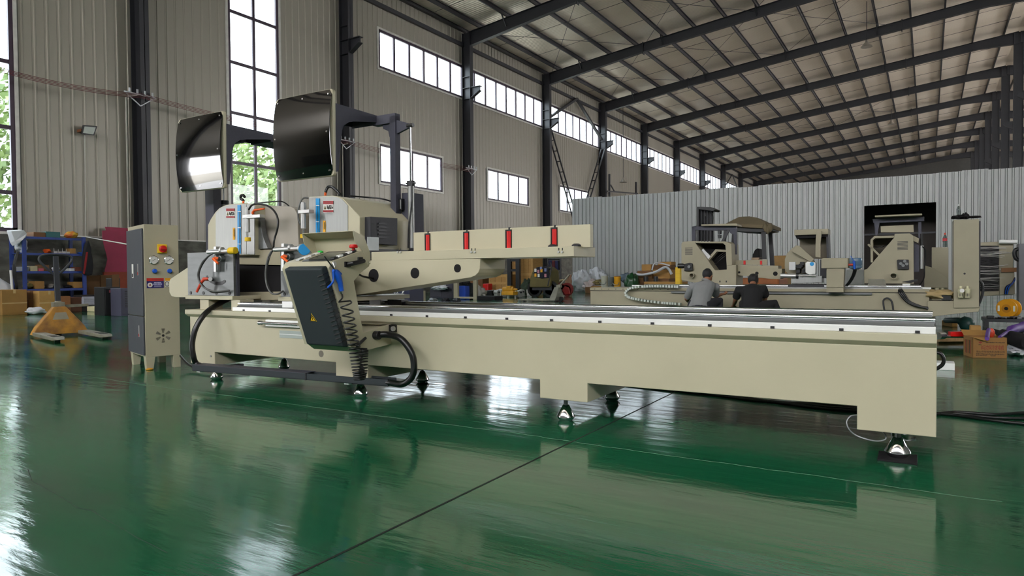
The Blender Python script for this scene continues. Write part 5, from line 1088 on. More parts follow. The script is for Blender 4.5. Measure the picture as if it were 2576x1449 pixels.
# ================================================================ the two men
SKIN = mat('skin', (150, 102, 76), .6, var=.06); HAIR = mat('black_hair', (20, 18, 18), .7, bump=.4, bscale=60)
def remesh(o, v=.014, sm=6):
    m_ = o.modifiers.new('remesh', 'REMESH'); m_.mode = 'VOXEL'; m_.voxel_size = v; m_.use_smooth_shade = True
    s_ = o.modifiers.new('smooth', 'SMOOTH'); s_.iterations = sm; s_.factor = .5
    return o
def hand(b, w_, d, side, up=Vector((0, 0, 1))):
    """palm and five bent fingers; w_: wrist, d: direction of the hand, side: towards the thumb"""
    d = d.normalized(); side = (side-d*side.dot(d)).normalized(); n_ = d.cross(side)
    b.loft([[w_+side*sx*.022+n_*sn*.014 for sx, sn in ((-1, -1), (1, -1), (1, 1), (-1, 1))], [w_+d*.045+side*sx*.04+n_*sn*.015 for sx, sn in ((-1, -1), (1, -1), (1, 1), (-1, 1))], [w_+d*.09+side*sx*.042+n_*sn*.013 for sx, sn in ((-1, -1), (1, -1), (1, 1), (-1, 1))]])
    for i, ln in enumerate((.062, .075, .08, .07)):
        o_ = w_+d*.085+side*(-.033+.022*i); b.tube([o_, o_+d*ln*.5+n_*.006, o_+d*ln*.8+n_*.026, o_+d*ln*.85+n_*.045], [.0095, .009, .0085, .007], 6)
    o_ = w_+d*.03+side*.036; b.tube([o_, o_+d*.025+side*.026+n_*.008, o_+d*.055+side*.032+n_*.02], [.012, .011, .008], 6)
def person(label, hip, neck, head, shoulders, elbows, hands, knees, feet, shirt, trouser, sleeve, look, bun=None, collar=None):
    c = Vector(hip); t = thing('person', label, 'person', (c.x, c.y, 0), 'men working at the second saw')
    up = (Vector(neck)-c).normalized(); lr = (Vector(shoulders[1])-Vector(shoulders[0])).normalized(); fw_ = up.cross(lr)*-1
    def ring(p, w_, d_, n=14): return [Vector(p)+lr*w_*math.cos(2*math.pi*i/n)+fw_*d_*math.sin(2*math.pi*i/n) for i in range(n)]
    nk = Vector(neck); hd = Vector(head)
    # body: trunk, neck, head, arms and legs in one surface
    def trunk(b, e):
        b.loft([ring(c-up*.05, .17+e, .12+e), ring(c+up*.08, .165+e, .115+e), ring(c.lerp(nk, .45), .165+e, .115+e), ring(c.lerp(nk, .72), .185+e, .125+e), ring(c.lerp(nk, .9), .17+e, .095+e), ring(nk-up*.0, .075+e, .07+e)])
    b = B(); trunk(b, 0)
    b.tube([nk-up*.05, nk.lerp(hd, .4), hd], [.065, .055, .06], 12)
    b.ball(hd, .078, .095, .112, 10); b.ball(hd+Vector(look)*.03-Vector((0, 0, .05)), .058, .062, .06, 8)
    lk = Vector(look); sd = lk.cross(Vector((0, 0, 1))).normalized()
    for s_ in (-1, 1): b.ball(hd+sd*s_*.08-Vector((0, 0, .01)), .014, .022, .032, 6); b.ball(hd+lk*.085+sd*s_*.032+Vector((0, 0, .005)), .014, .012, .01, 6)
    b.tube([hd+lk*.088+Vector((0, 0, .012)), hd+lk*.115-Vector((0, 0, .025)), hd+lk*.09-Vector((0, 0, .032))], [.008, .014, .01], 6); b.tube([hd+lk*.082+sd*.025-Vector((0, 0, .065)), hd+lk*.095-Vector((0, 0, .064)), hd+lk*.082-sd*.025-Vector((0, 0, .065))], .008, 6)
    for s_ in (0, 1):
        sh_, el, hn = Vector(shoulders[s_]), Vector(elbows[s_]), Vector(hands[s_])
        b.tube([nk.lerp(sh_, .6)-up*.04, sh_, sh_.lerp(el, .5), el, el.lerp(hn, .3), hn], [.07, .064, .052, .043, .042, .028], 12)
        hand(b, hn, hn-el, (lr if s_ == 0 else -lr))
        kn, ft = Vector(knees[s_]), Vector(feet[s_]); hj = c+lr*(-.09 if s_ == 0 else .09)
        b.tube([hj, hj.lerp(kn, .5), kn, kn.lerp(ft, .35), ft+Vector((0, 0, .08))], [.095, .082, .06, .058, .04], 12)
    remesh(b.build('body', SKIN, t), .012, 4)
    # shirt
    b = B(); trunk(b, .014)
    for s_ in (0, 1):
        sh_, el, hn = Vector(shoulders[s_]), Vector(elbows[s_]), Vector(hands[s_])
        pts = [nk.lerp(sh_, .5)-up*.05, sh_, sh_.lerp(el, .5), sh_.lerp(el, .88)] if sleeve < 1 else [nk.lerp(sh_, .5)-up*.05, sh_, sh_.lerp(el, .5), el, el.lerp(hn, .25)]
        b.tube(pts, [.085, .082, .074, .068, .06][:len(pts)], 14)
    so = remesh(b.build('shirt', shirt, t), .013, 5)
    if collar: B().lathe([(.078, 0), (.083, .03), (.073, .035)], nk-up*.012, 16, up).build('collar', shirt, t, None, 0, 60)
    # trousers and shoes
    b = B(); b.loft([ring(c+up*.02, .178, .128), ring(c-up*.1, .18, .135)])
    for s_ in (0, 1):
        kn, ft = Vector(knees[s_]), Vector(feet[s_]); hj = c+lr*(-.09 if s_ == 0 else .09); b.tube([hj, hj.lerp(kn, .5), kn, kn.lerp(ft, .4), ft+Vector((0, 0, .1))], [.115, .1, .08, .074, .065], 12)
    remesh(b.build('trousers', trouser, t), .014, 4)
    for s_ in (0, 1):
        ft = Vector(feet[s_]); B().loft([[ft+fw_*a_+lr*q_*.045+Vector((0, 0, z)) for q_ in (-1, 1) for z in ((0, .09-h_) if q_ < 0 else (.09-h_, 0))] for a_, h_ in ((-.08, 0), (.03, .0), (.12, .04), (.17, .06))]).build('shoe', BLACK, t, None, .01)
    # hair
    b = B(); b.ball(hd+Vector((0, 0, .022))-lk*.018, .09, .1, .105, 10, .03, R)
    if bun: b.ball(hd+Vector(bun), .04, .04, .04, 7)
    b.build('hair', HAIR, t, None, 0, 70)
    return t
ym1 = 12.25
def mp(u, v, y=ym1): return MF @ MY(u, v, y)
X_ = lambda p, dx=0, dy=0, dz=0: Vector(p)+Vector((dx, dy, dz))
n1 = mp(1776, 708, 12.3); h1_ = mp(1781, 693, 12.42); hip1 = mp(1758, 770, 12.05); hip1.z = .44
sL, sR = mp(1742, 722, 12.25), mp(1800, 722, 12.4)
person('man in a grey shirt crouching with his back to the camera', hip1, n1, h1_, (sL, sR), (mp(1727, 752, 12.4), mp(1800, 745, 12.6)), (mp(1740, 765, 12.75), mp(1815, 741, 12.75)),
       (X_(hip1, -.2, .42, .08), X_(hip1, .25, .42, .08)), (X_((hip1.x-.2, hip1.y+.35, 0)), X_((hip1.x+.25, hip1.y+.35, 0))), mat('grey_shirt', (128, 128, 128), .85, var=.06, bump=.4, bscale=9), mat('dark_trousers', (38, 38, 44), .9), .8, (.35, .9, -.25), None, True)
n2 = mp(1893, 719, 12.4); h2_ = mp(1895, 707, 12.55); hip2 = mp(1890, 775, 12.15); hip2.z = .4
sL, sR = mp(1858, 730, 12.35), mp(1922, 728, 12.35)
person('man in a black shirt with a small hair knot crouching beside the grey shirted man', hip2, n2, h2_, (sL, sR), (mp(1851, 752, 12.45), mp(1925, 748, 12.45)), (mp(1846, 768, 12.7), mp(1918, 772, 12.75)),
       (X_(hip2, -.22, .4, .08), mp(1947, 763, 12.4)), (X_((hip2.x-.22, hip2.y+.35, 0)), X_((hip2.x+.5, hip2.y+.3, 0))), mat('black_shirt', (18, 18, 20), .9, var=.1, bump=.3, bscale=9), mat('black_trousers', (22, 22, 24), .9), .8, (0, .9, -.4), (.05, -.03, .09))
for nm, hp, lb in (('work_stool', hip1, 'low stool under the man in the grey shirt'), ('work_stool', hip2, 'low stool under the man in the black shirt')):
    t = thing(nm, lb, 'stool', (hp.x, hp.y, 0), 'low work stools'); zt = hp.z-.15; B().box(hp.x-.15, hp.x+.15, hp.y-.13, hp.y+.13, zt-.03, zt).build('seat', MATTEB, t, None, .01)
    for a, c in ((-1, -1), (1, -1), (-1, 1), (1, 1)): B().box(hp.x+a*.12-.015, hp.x+a*.12+.015, hp.y+c*.1-.015, hp.y+c*.1+.015, 0, zt-.03).build('leg', DSTEEL, t)
# ================================================================ forklift behind the second saw
YF = 17.3; fk = thing('forklift', 'dark forklift with a tan canvas roof parked before the partition', 'forklift', (WY(1870, 700, YF).x, YF+.5, 0))
FD = mat('forklift_black', (26, 26, 28), .5); FO = mat('forklift_orange', (150, 84, 34), .55, var=.15)
def fp(pts, y, tk, nm, m, par=None, bev=.005): return fw(y, pts, tk).build(nm, m, par or fk, None, bev)
xL, xR = WY(1790, 700, YF).x, WY(1962, 700, YF).x
B().box(xL, xR, YF-.1, YF+1.1, .3, .88).build('chassis', FO, fk, None, .04)
ms = fp([(1753, 521), (1758, 521), (1758, 735), (1753, 735)], YF, .1, 'mast_rail', FD); fp([(1787, 528), (1793, 528), (1793, 735), (1787, 735)], YF+.3, .1, 'mast_rail', FD)
fp([(1754, 523), (1790, 527), (1790, 606), (1754, 606)], YF+.16, .05, 'mast_panel', FD); fp([(1753, 520), (1788, 521), (1800, 527), (1794, 531), (1755, 526)], YF-.02, .5, 'mast_cap', FD)
for u in (1765, 1772, 1780): B().cyl(WY(u, 530, YF+.1), WY(u, 640, YF+.1), .02, n=6).build('mast_chain', DSTEEL, fk)
B().tube(smoothpath([WY(1786, 530, YF), WY(1793, 545, YF), WY(1790, 570, YF)]), .025, 6).build('mast_hose', RUBBER, fk, None, 0, 60); fp([(1772, 535), (1775, 535), (1775, 544), (1772, 544)], YF+.14, .01, 'mast_plate', STK_W)
for (u0, u1, v0, v1, y, lean) in ((1914, 1924, 568, 652, YF, 3), (1931, 1941, 568, 668, YF+1.0, 6), (1822, 1829, 575, 640, YF, -10), (1843, 1850, 572, 640, YF+1, -6)):
    fp([(u0, v0), (u1, v0), (u1+lean, v1), (u0+lean, v1)], y, .09, 'guard_pillar', FD)
fp([(1830, 568), (1856, 566), (1938, 570), (1938, 579), (1912, 584), (1856, 582), (1830, 578)], YF-.02, 1.1, 'roof_frame', FD)
# canvas roof: a low four sided peak
r0 = [WY(1826, 562, YF-.1), WY(1940, 567, YF-.1), WY(1940, 567, YF-.1)+Vector((0, 1.3, 0)), WY(1826, 562, YF-.1)+Vector((0, 1.3, 0))]; pk_ = WY(1880, 545, YF+.5)
r1 = [p_.lerp(pk_, .6)+Vector((0, 0, .06)) for p_ in r0]
CANV = mat('tan_canvas', (104, 92, 70), .9, var=.1, bump=.3, bscale=12); B().loft([[p_-Vector((0, 0, .08)) for p_ in r0], r0, r1, [pk_+Vector((a_*.06, c_*.06, 0)) for a_, c_ in ((-1, -1), (1, -1), (1, 1), (-1, 1))]]).build('canvas_roof', CANV, fk, None, .01)
for u in (1925, 1932, 1938): q = WY(u, 574+R.uniform(-2, 4), YF-.12); B().ball(q, .06, .05, .1, 6, .2, R).build('canvas_tie', CANV, fk, None, 0, 60)
fp([(1892, 652), (1893, 640), (1899, 628), (1906, 624), (1910, 627), (1911, 652)], YF+.4, .4, 'seat', MATTEB, None, .03); fp([(1890, 648), (1910, 648), (1908, 655), (1890, 655)], YF+.35, .45, 'seat_base', mat('tan_seat', (150, 128, 104), .8))
for v in (580, 590.5): fp([(1805, v), (1813, v), (1812.5, v+8.5), (1806, v+8.5)], YF-.05, .1, 'work_lamp', BLACK)
for u in (1800, 1945):
    q = WY(u, 720, YF-.12); B().cyl((q.x, YF-.2, .33), (q.x, YF+.05, .33), .33, n=22).build('tyre', RUBBER, fk, None, .03, 40); B().cyl((q.x, YF-.21, .33), (q.x, YF-.19, .33), .16, n=16).build('wheel_hub', FO, fk)
# ================================================================ stores in front of the partition and below the outfeed table
def ybox(px0, px1, py0, py1, Y, depth, name, m, label, cat, group=None, floor_=True, extra=None):
    a, c = WY(px0, (py0+py1)/2, Y).x, WY(px1, (py0+py1)/2, Y).x; z1 = WY((px0+px1)/2, py0, Y).z; z0 = 0 if floor_ else WY((px0+px1)/2, py1, Y).z
    t = thing(name, label, cat, ((a+c)/2, Y+depth/2, z0), group); B().box(a, c, Y, Y+depth, z0, z1).build('carton', m, t, None, .012)
    if extra: extra(t, a, c, z0, z1)
    return t
def tapeit(t, a, c, z0, z1): B().box((a+c)/2-.03, (a+c)/2+.03, -.002+WL[t].y-.3, WL[t].y+.3, z1-.001, z1+.003).build('tape_strip', TAPE, t)
def lump(px0, px1, py0, py1, Y, dp, name, m, label, cat, group=None, jit=.1, n=9, z0=None):
    a, c = WY(px0, py1, Y), WY(px1, py1, Y); zt = WY((px0+px1)/2, py0, Y).z; zb = max(0, WY((px0+px1)/2, py1, Y).z) if z0 is None else z0
    b = B().blob(((a.x+c.x)/2, Y+dp/2, (zt+zb)/2), (c.x-a.x)/2, dp/2, (zt-zb)/2, jit*3, 2.4, 20, px0)
    return tag(b.build(name, m, None, None, 0, 75), label, cat, group)
PLB = mat('white_plastic_bag', (196, 198, 202), .35, var=.05, bump=.5, bscale=6)
GB = 'white plastic bags by the partition'
lump(1432, 1476, 683, 734, 33.2, .8, 'plastic_bag', PLB, 'leftmost large white plastic bag against the partition', 'bag', GB, .14, 11, 0)
lump(1470, 1514, 678, 724, 34.5, .9, 'plastic_bag', PLB, 'white plastic bag piled highest beside the grey bin', 'bag', GB, .14, 11, 0)
lump(1462, 1492, 706, 733, 32.2, .7, 'plastic_bag', mat('pinkish_bag', (186, 172, 168), .5, bump=.5, bscale=6), 'small pinkish white bag in front of the bag pile', 'bag', GB, .14, 9, 0)
lump(1418, 1432, 693, 730, 32.2, .5, 'paper_sack', mat('peach_sack', (176, 136, 112), .8, bump=.4, bscale=8), 'peach coloured sack at the left end of the bag pile', 'sack', None, .1, 8, 0)
ybox(1472, 1490, 722, 736, 31.4, .6, 'flat_carton', CARD2, 'low brown carton below the bag pile', 'box')
lump(1489, 1513, 704, 722, 29.5, .6, 'camouflage_bundle', mat('camouflage', (84, 78, 48), .9, col2=(150, 132, 84), scale=9), 'olive patterned bundle left of the grey bin', 'bundle', None, .12, 9, .45)
ybox(1487, 1514, 720, 724, 29.4, .8, 'pallet_box', CARD, 'tan box under the olive patterned bundle', 'box')
def bin_(px0, px1, py0, Y, m, label, name='bin', lidm=None):
    a, c = WY(px0, 700, Y).x, WY(px1, 700, Y).x; r = (c-a)/2; h = WY((px0+px1)/2, py0, Y).z; t = thing(name, label, 'bin', ((a+c)/2, Y, 0), 'bins behind the second saw')
    B().lathe([(r*.82, 0), (r*.84, .02), (r, h*.96), (r*1.05, h*.97), (r*1.05, h), (r*.94, h), (r*.8, h*.1)], ((a+c)/2, Y, 0), 22).build('tub', m, t, None, 0, 40)
    if lidm: B().lathe([(r*1.0, h), (r*.9, h+.02)], ((a+c)/2, Y, 0), 22).build('lid', lidm, t, None, 0, 40)
    B().tube([Vector(((a+c)/2+r*1.02*math.cos(q), Y-.02+r*.2*math.sin(q)-r, h*.8-r*.8*math.sin(q))) for q in [i*math.pi/8 for i in range(9)]], .012, 6).build('bail', STEEL, t)
bin_(1513, 1528.5, 694, 20.2, mat('pale_bin', (164, 162, 148), .5), 'pale grey bin at the left of the row behind the second saw'); bin_(1529, 1545, 697, 20.9, mat('grey_bin', (104, 108, 106), .5), 'mid grey bin between the pale bin and the yellow bucket')
bin_(1545, 1561, 696, 20.3, mat('yellow_bin', (206, 146, 24), .5), 'yellow bucket beside the green bag', 'bucket', CARD2)
lump(1565, 1599, 686, 722, 20.4, .55, 'refuse_bag', mat('green_plastic_bag', (24, 66, 34), .3, var=.15, bump=.4, bscale=8), 'shiny dark green plastic bag among the stores', 'bag', None, .05, 12, .25)
lump(1556, 1582, 687, 700, 21.2, .4, 'blue_grey_cloth', mat('slate_cloth', (84, 98, 108), .9), 'slate cloth heaped behind the green bag', 'cloth', None, .1, 8, .7)
ybox(1602, 1682, 701, 722, 21.0, .9, 'pallet_stack', CARD2, 'brown pallet load under the taped cartons', 'pallet')
GC = 'taped cartons behind the second saw'
ybox(1603, 1640, 681, 701, 21.1, .6, 'cardboard_box', CARD2, 'brown carton at the lower left of the taped stack', 'box', GC, False, tapeit); ybox(1641, 1686, 678, 701, 21.2, .6, 'cardboard_box', CARD, 'tan carton at the lower right of the taped stack', 'box', GC, False, tapeit)
ybox(1614, 1638, 665, 681, 21.2, .4, 'cardboard_box', CARD, 'small tan carton on top of the left of the taped stack', 'box', GC, False); ybox(1643, 1688, 667, 678, 21.3, .5, 'cardboard_box', CARD2, 'flat brown carton in the middle of the taped stack', 'box', GC, False); ybox(1655, 1689, 658.5, 667, 21.3, .45, 'cardboard_box', CARD, 'topmost tan carton of the taped stack', 'box', GC, False)
b = B(); b.tube(smoothpath([WY(1598, 690, 20.95), WY(1620, 691, 20.9), WY(1650, 684, 20.9), WY(1676, 672, 20.9), WY(1690, 690, 20.95)]), .045, 6); b.tube(smoothpath([WY(1640, 680, 20.95), WY(1646, 664, 20.95), WY(1660, 662, 20.95), WY(1685, 668, 20.95)]), .025, 6)
tag(b.build('plastic_film', PLB, None, None, 0, 60), 'twisted white plastic film around the taped cartons', 'film')
for i, u in enumerate((1620, 1645)): q = WY(u+5, 708, 20.8); tag(B().lathe([(.07, 0), (.075, .02), (.07, .05), (.075, .1), (.07, .16)], (q.x, 20.8, WY(u, 708, 20.8).z), 14).build('black_roll', BLACK, None, None, 0, 40), ('left', 'right')[i]+' of two black rolls before the taped cartons', 'roll', 'black rolls')
t = ybox(1620, 1712, 709, 722, 19.6, .7, 'cardboard_sheet', CARD, 'flattened brown cardboard stack behind the grey shirted man', 'cardboard')
q = WY(1707.5, 700, 19); t = thing('jerry_can', 'yellow ribbed can left of the second saw head', 'can', (q.x, 19, 0)); b = B().box(q.x-.075, q.x+.075, 18.9, 19.1, 0, WY(1707, 672, 19).z); b.build('can_body', YEL, t, None, .02)
for i in range(3): B().box(q.x-.078, q.x+.078, 18.895, 19.105, .75+.12*i, .76+.12*i).build('can_rib', mat('amber_plastic', (196, 150, 20), .5), t)
ybox(1945, 1980, 643, 668, 22, .7, 'wooden_box', mat('plywood', (150, 116, 70), .8), 'plywood box seen between the forklift and the middle saw head', 'box')
# five gallon bottle on a stand
q = WY(2152, 720, 16); t = thing('water_dispenser', 'blue water bottle on a pale dispenser behind the air gun', 'dispenser', (q.x, 16, 0)); B().box(q.x-.16, q.x+.16, 15.85, 16.15, 0, WY(2152, 678, 16).z).build('stand', mat('pale_stand', (150, 152, 146), .5), t, None, .02); zq = WY(2152, 678, 16).z; hq = WY(2152, 649, 16).z-zq
B().lathe([(.06, 0), (.12, .03), (.13, hq*.3), (.125, hq*.35), (.13, hq*.4), (.13, hq*.9), (.12, hq)], (q.x, 16, zq), 18).build('bottle', mat('blue_bottle', (90, 128, 160), .2, alpha=.75), t, None, 0, 40)
# right side: film wrapped frame, yellow spool, bench clutter
YR = 16.5; t = thing('wrapped_frame', 'cream machine frame with a black panel wrapped in shiny film', 'machine part', (WY(2520, 700, YR).x, YR, 0))
fw(YR, [(2464, 610), (2549, 606), (2549, 742), (2464, 745)], .35).build('frame_body', C2, t, None, .01); fw(YR-.03, [(2466, 618), (2513, 618), (2513, 731), (2466, 733)], .03).build('black_panel', mat('wrapped_black', (36, 34, 36), .2, var=.5, scale=14, stretch=(1, 1, 9)), t, None, .004); b = B()
for i in range(26): v = 622+R.uniform(0, 105); b.tube([WY(2464, v, YR-.045), WY(2490, v+R.uniform(-2, 2), YR-.05), WY(2520+R.uniform(-10, 25), v+R.uniform(-4, 4), YR-.045)], R.uniform(.002, .005), 4)
b.build('film_wrinkles', mat('shiny_film', (190, 186, 182), .15), t); fw(YR-.05, [(2515, 684), (2552, 684), (2553, 740), (2515, 742)], .05).build('side_cover', C2, t, None, .005); fw(YR-.1, [(2519, 674), (2561, 673), (2561, 684), (2519, 685)], .1).build('wood_block', mat('shiny_wood', (130, 86, 46), .3), t)
B().cyl(WY(2513, 608, YR-.1), WY(2559, 608, YR-.1), .04, n=12).build('white_tube', WHITE, t, None, 0, 40)
for i in range(4): B().tube(smoothpath([WY(2527+i*2, 740, YR-.12), WY(2530+i*3, 722, YR-.14), WY(2545+i, 712, YR-.14), WY(2553, 698+i*2, YR-.12)]), .012, 6).build('blue_hose', BLUE if i % 2 else RUBBER, t, None, 0, 60)
t = thing('machine_stand', 'dark grey machine stand with a black hoop at the right edge', 'machine part', (WY(2570, 700, 15.9).x, 15.9, 0)); fw(15.9, [(2563, 613), (2600, 613), (2600, 780), (2563, 780)], .4).build('stand_body', mat('slate_sheet', (96, 96, 100), .5), t, None, .01)
B().tube(smoothpath([WY(2580, 626, 16.0), WY(2556, 628, 16.0), WY(2552, 640, 16.0), WY(2558, 652, 16.0), WY(2580, 660, 16.0)]), .035, 8).build('hoop', BLACK, t, None, 0, 60)
YS = 15.0; q = WY(2533, 776, YS); rS = abs(WY(2533, 752, YS).z-q.z)*.98; sp = thing('cable_spool', 'large yellow plastic cable spool near the right edge', 'spool', (q.x, YS, q.z-rS)); dS = Vector((-.45, -.89, 0)).normalized(); c0 = Vector((q.x, YS, q.z))
SPY = mat('spool_yellow', (214, 148, 18), .45)
for k in (0, .17): B().lathe([(rS, 0), (rS, .02)], c0-dS*k, 32, dS).build('flange', SPY, sp, None, .004, 40)
B().lathe([(rS*.72, 0), (rS*.72, .16)], c0-dS*.17, 28, dS).build('core', mat('wound_cable', (176, 130, 40), .5), sp, None, 0, 40); B().lathe([(rS*.18, .02), (rS*.18, .03)], c0, 18, dS).build('hub_hole', BLACK, sp)
for k in range(2): B().lathe([(rS*.45, .021), (rS*.45, .024)], c0, 26, dS).build('hub_ring', mat('spool_amber', (186, 124, 18), .5), sp) if k == 0 else None
e_ = dS.cross(Vector((0, 0, 1))).normalized()
for s_ in (-1, 1): B().bar(c0+dS*.022+e_*s_*rS*.72+Vector((0, 0, -.05)), c0+dS*.022+e_*s_*rS*.72+Vector((0, 0, .05)), .03, .006, dS).build('flange_slot', STK_W, sp)
# printed carton on the floor, its flaps torn, with the bench tools behind
a, c = WZ(2447, 900, 0), WZ(2533, 902, 0); l_ = WZ(2425.5, 894, 0); hB = .245
ux = (c-a).normalized(); uy = Vector((-ux.y, ux.x, 0)); dpt = .3; w_ = (c-a).length
bx_ = thing('printed_carton', 'torn brown carton with red and black printing on the floor at right', 'box', (a+c)/2+uy*dpt/2)
FB = Matrix(((ux.x, uy.x, 0, a.x), (ux.y, uy.y, 0, a.y), (0, 0, 1, 0), (0, 0, 0, 1)))
PCARD = mat('printed_cardboard', (140, 100, 52), .8, var=.08, scale=5)
for nm, q in (('front_side', (0, w_, 0, .006)), ('back_side', (0, w_, dpt-.006, dpt)), ('left_side', (0, .006, 0, dpt)), ('right_side', (w_-.006, w_, 0, dpt))): B().box(*q, 0, hB).build(nm, PCARD, bx_, FB)
B().box(0, w_, 0, dpt, 0, .006).build('bottom', PCARD, bx_, FB); B().add([(0, 0, hB), (w_*.45, 0, hB), (w_*.42, -.04, hB-.03), (w_*.28, -.05, hB-.035), (w_*.05, -.02, hB-.01), (0, .0, hB-.004), (w_*.45, .004, hB-.004)], [(0, 1, 2, 3, 4), (5, 4, 3, 2, 6)]).build('torn_flap', CARD, bx_, FB)
B().add([(0, dpt, hB), (w_, dpt, hB), (w_, dpt+.12, hB+.05), (0, dpt+.1, hB+.06)], [(0, 1, 2, 3)]).build('back_flap', CARD, bx_, FB)
def text(s, size, x, z, m, par, sh=0, wd=None):
    cu = bpy.data.curves.new('print', 'FONT'); cu.body = s; cu.size = size; cu.extrude = .0006; cu.shear = sh; cu.align_x = 'CENTER'
    o = bpy.data.objects.new('printed_lettering', cu); COL.objects.link(o); cu.materials.append(m)
    mw = FB @ Matrix.Translation((x, -.0015, z)) @ Matrix.Rotation(math.pi/2, 4, 'X')
    dg = bpy.context.evaluated_depsgraph_get(); me = bpy.data.meshes.new_from_object(o.evaluated_get(dg)); bpy.data.objects.remove(o)
    me.transform(mw); o = bpy.data.objects.new('printed_lettering', me); COL.objects.link(o); place(o, Vector((0, 0, 0)), par)
    if wd and len(me.vertices):
        xs = [(FB.inverted() @ v.co).x for v in me.vertices]; k = wd/max(1e-3, max(xs)-min(xs))
        for v in me.vertices: l = FB.inverted() @ v.co; l.x = x+(l.x-x)*k; v.co = FB @ l
    return o
PR = mat('red_print', (132, 40, 34), .7); PK = mat('black_print', (52, 36, 22), .7)
text('8马力风冷发电机', .062, w_*.57, hB*.42, PR, bx_, .25, w_*.66); text('昆山市恒恒电机有限公司', .026, w_*.52, hB*.27, PK, bx_, 0, w_*.82); 
def marks(x0, x1, z, h, n):      # print too small to read in the photo
    b = B(); g = (x1-x0)/n
    for i in range(n):
        for k in range(2): b.box(x0+g*i+g*.42*k, x0+g*i+g*.42*k+g*R.uniform(.2, .36), -.0022, -.0002, z+h*R.uniform(0, .35), z+h*R.uniform(.6, 1))
    return b
for q in ((w_*.1, w_*.94, hB*.165, .014, 20), (w_*.1, w_*.44, hB*.095, .012, 9), (w_*.52, w_*.68, hB*.095, .012, 5), (w_*.38, w_*.94, hB*.73, .013, 13), (w_*.17, w_*.27, hB*.62, .013, 2)): marks(*q).build('printed_line', PK, bx_, FB)
B().prism([(w_*.17, hB*.75), (w_*.22, hB*.70), (w_*.28, hB*.75), (w_*.22, hB*.80)], 'y', -.002, 0).build('printed_diamond', PR, bx_, FB)
for i in range(5): B().box(-.0015, 0, .06+.04*i, .075+.04*i, .04, .2).build('side_lettering', PK if i % 2 else PR, bx_, FB)
g = WZ(2393, 868, 0); yb_ = g.y+.0
def fl(px, py, z=0): return WZ(px, py, z)
WOOD = mat('plank_wood', (140, 112, 76), .8, var=.15, scale=6, stretch=(1, 8, 8))
tag(B().bar(fl(2350, 862, .06), fl(2440, 862, .06), .22, .06).build('wooden_plank', WOOD, None, None, .006), 'pale wooden plank on the floor left of the printed carton', 'plank', 'planks'); tag(B().bar(fl(2350, 853, .13), fl(2445, 851, .13), .2, .06).build('wooden_plank', WOOD, None, None, .006), 'upper wooden plank under the red strip', 'plank', 'planks')
tag(B().bar(fl(2388, 840, .24), fl(2432, 840, .24), .07, .06).build('red_strip', RED, None, None, .005), 'bright red strip lying left of the printed carton', 'strip'); tag(B().cyl(fl(2360, 845, .22), fl(2374, 844, .22), .045, n=14).cyl(fl(2376, 846, .21), fl(2432, 846, .21), .02, n=10).build('steel_shaft', CHROME, None, None, 0, 40), 'steel shaft with a thick end beside the red strip', 'shaft')
q = fl(2431, 815, .1); tag(B().lathe([(.12, -.06), (.14, 0), (.1, .08), (.04, .12)], q, 14, (.8, -.5, .2)).tube([q-Vector((.05, .05, 0)), fl(2412, 806, .16), fl(2380, 806, .12)], [.06, .055, .05], 10).build('angle_grinder', mat('teal_tool', (30, 66, 62), .45), None, None, 0, 50), 'dark teal power tool lying on the floor behind the carton', 'tool')
tag(B().bar(fl(2376, 812, .05), fl(2402, 816, .05), .1, .1).build('wood_offcut', mat('amber_wood', (150, 110, 50), .7), None, None, .01), 'amber wood offcut left of the teal power tool', 'offcut')
PU = mat('purple_strap', (84, 44, 130), .6); tag(B().tube(smoothpath([fl(2483, 852, .3), fl(2487, 830, .32), fl(2492, 832, .3)]), .022, 8).build('strap_buckle', PU, None, None, 0, 60), 'purple strap end standing in the printed carton', 'strap', 'purple straps'); tag(B().tube(smoothpath([fl(2515, 848, .24), fl(2545, 830, .28), fl(2580, 822, .28)]), [.02]*6+[.06]*6+[.08], 8).build('purple_brush', PU, None, None, 0, 60), 'purple tool reaching in from the right edge', 'tool', 'purple straps')
q = fl(2494, 838, .28); tag(B().ball(q, .035, .03, .06, 8).build('orange_clip', REDH, None, None, 0, 60), 'small orange clip inside the printed carton', 'clip')
tag(B().tube(smoothpath([fl(2478, 832, .26), fl(2520, 842, .22), fl(2545, 850, .2), fl(2590, 862, .18)]), [.05]*6+[.075]*6+[.09]*7, 10).build('black_bag', MATTEB, None, None, 0, 60), 'long black tool bag behind the printed carton', 'bag')
tag(B().box(*(lambda u, v: (u.x, v.x, u.y, u.y+.2, .0, .26))(fl(2440, 866), fl(2470, 870))).build('small_carton', CARD, None, None, .01), 'small tan carton just behind the printed one', 'box'); lump(2534, 2590, 875, 898, fl(2560, 898).y, .5, 'white_sack', WCL, 'crumpled white sack at the right edge beside the printed carton', 'sack', None, .12, 9, 0)
q0, q1 = fl(2340, 932), fl(2402, 933); tag(B().box(q0.x, q1.x, q1.y, q1.y+.22, 0, .075).build('white_block', WHITE, None, None, .006), 'flat white block on the floor behind the right end of the saw', 'block')
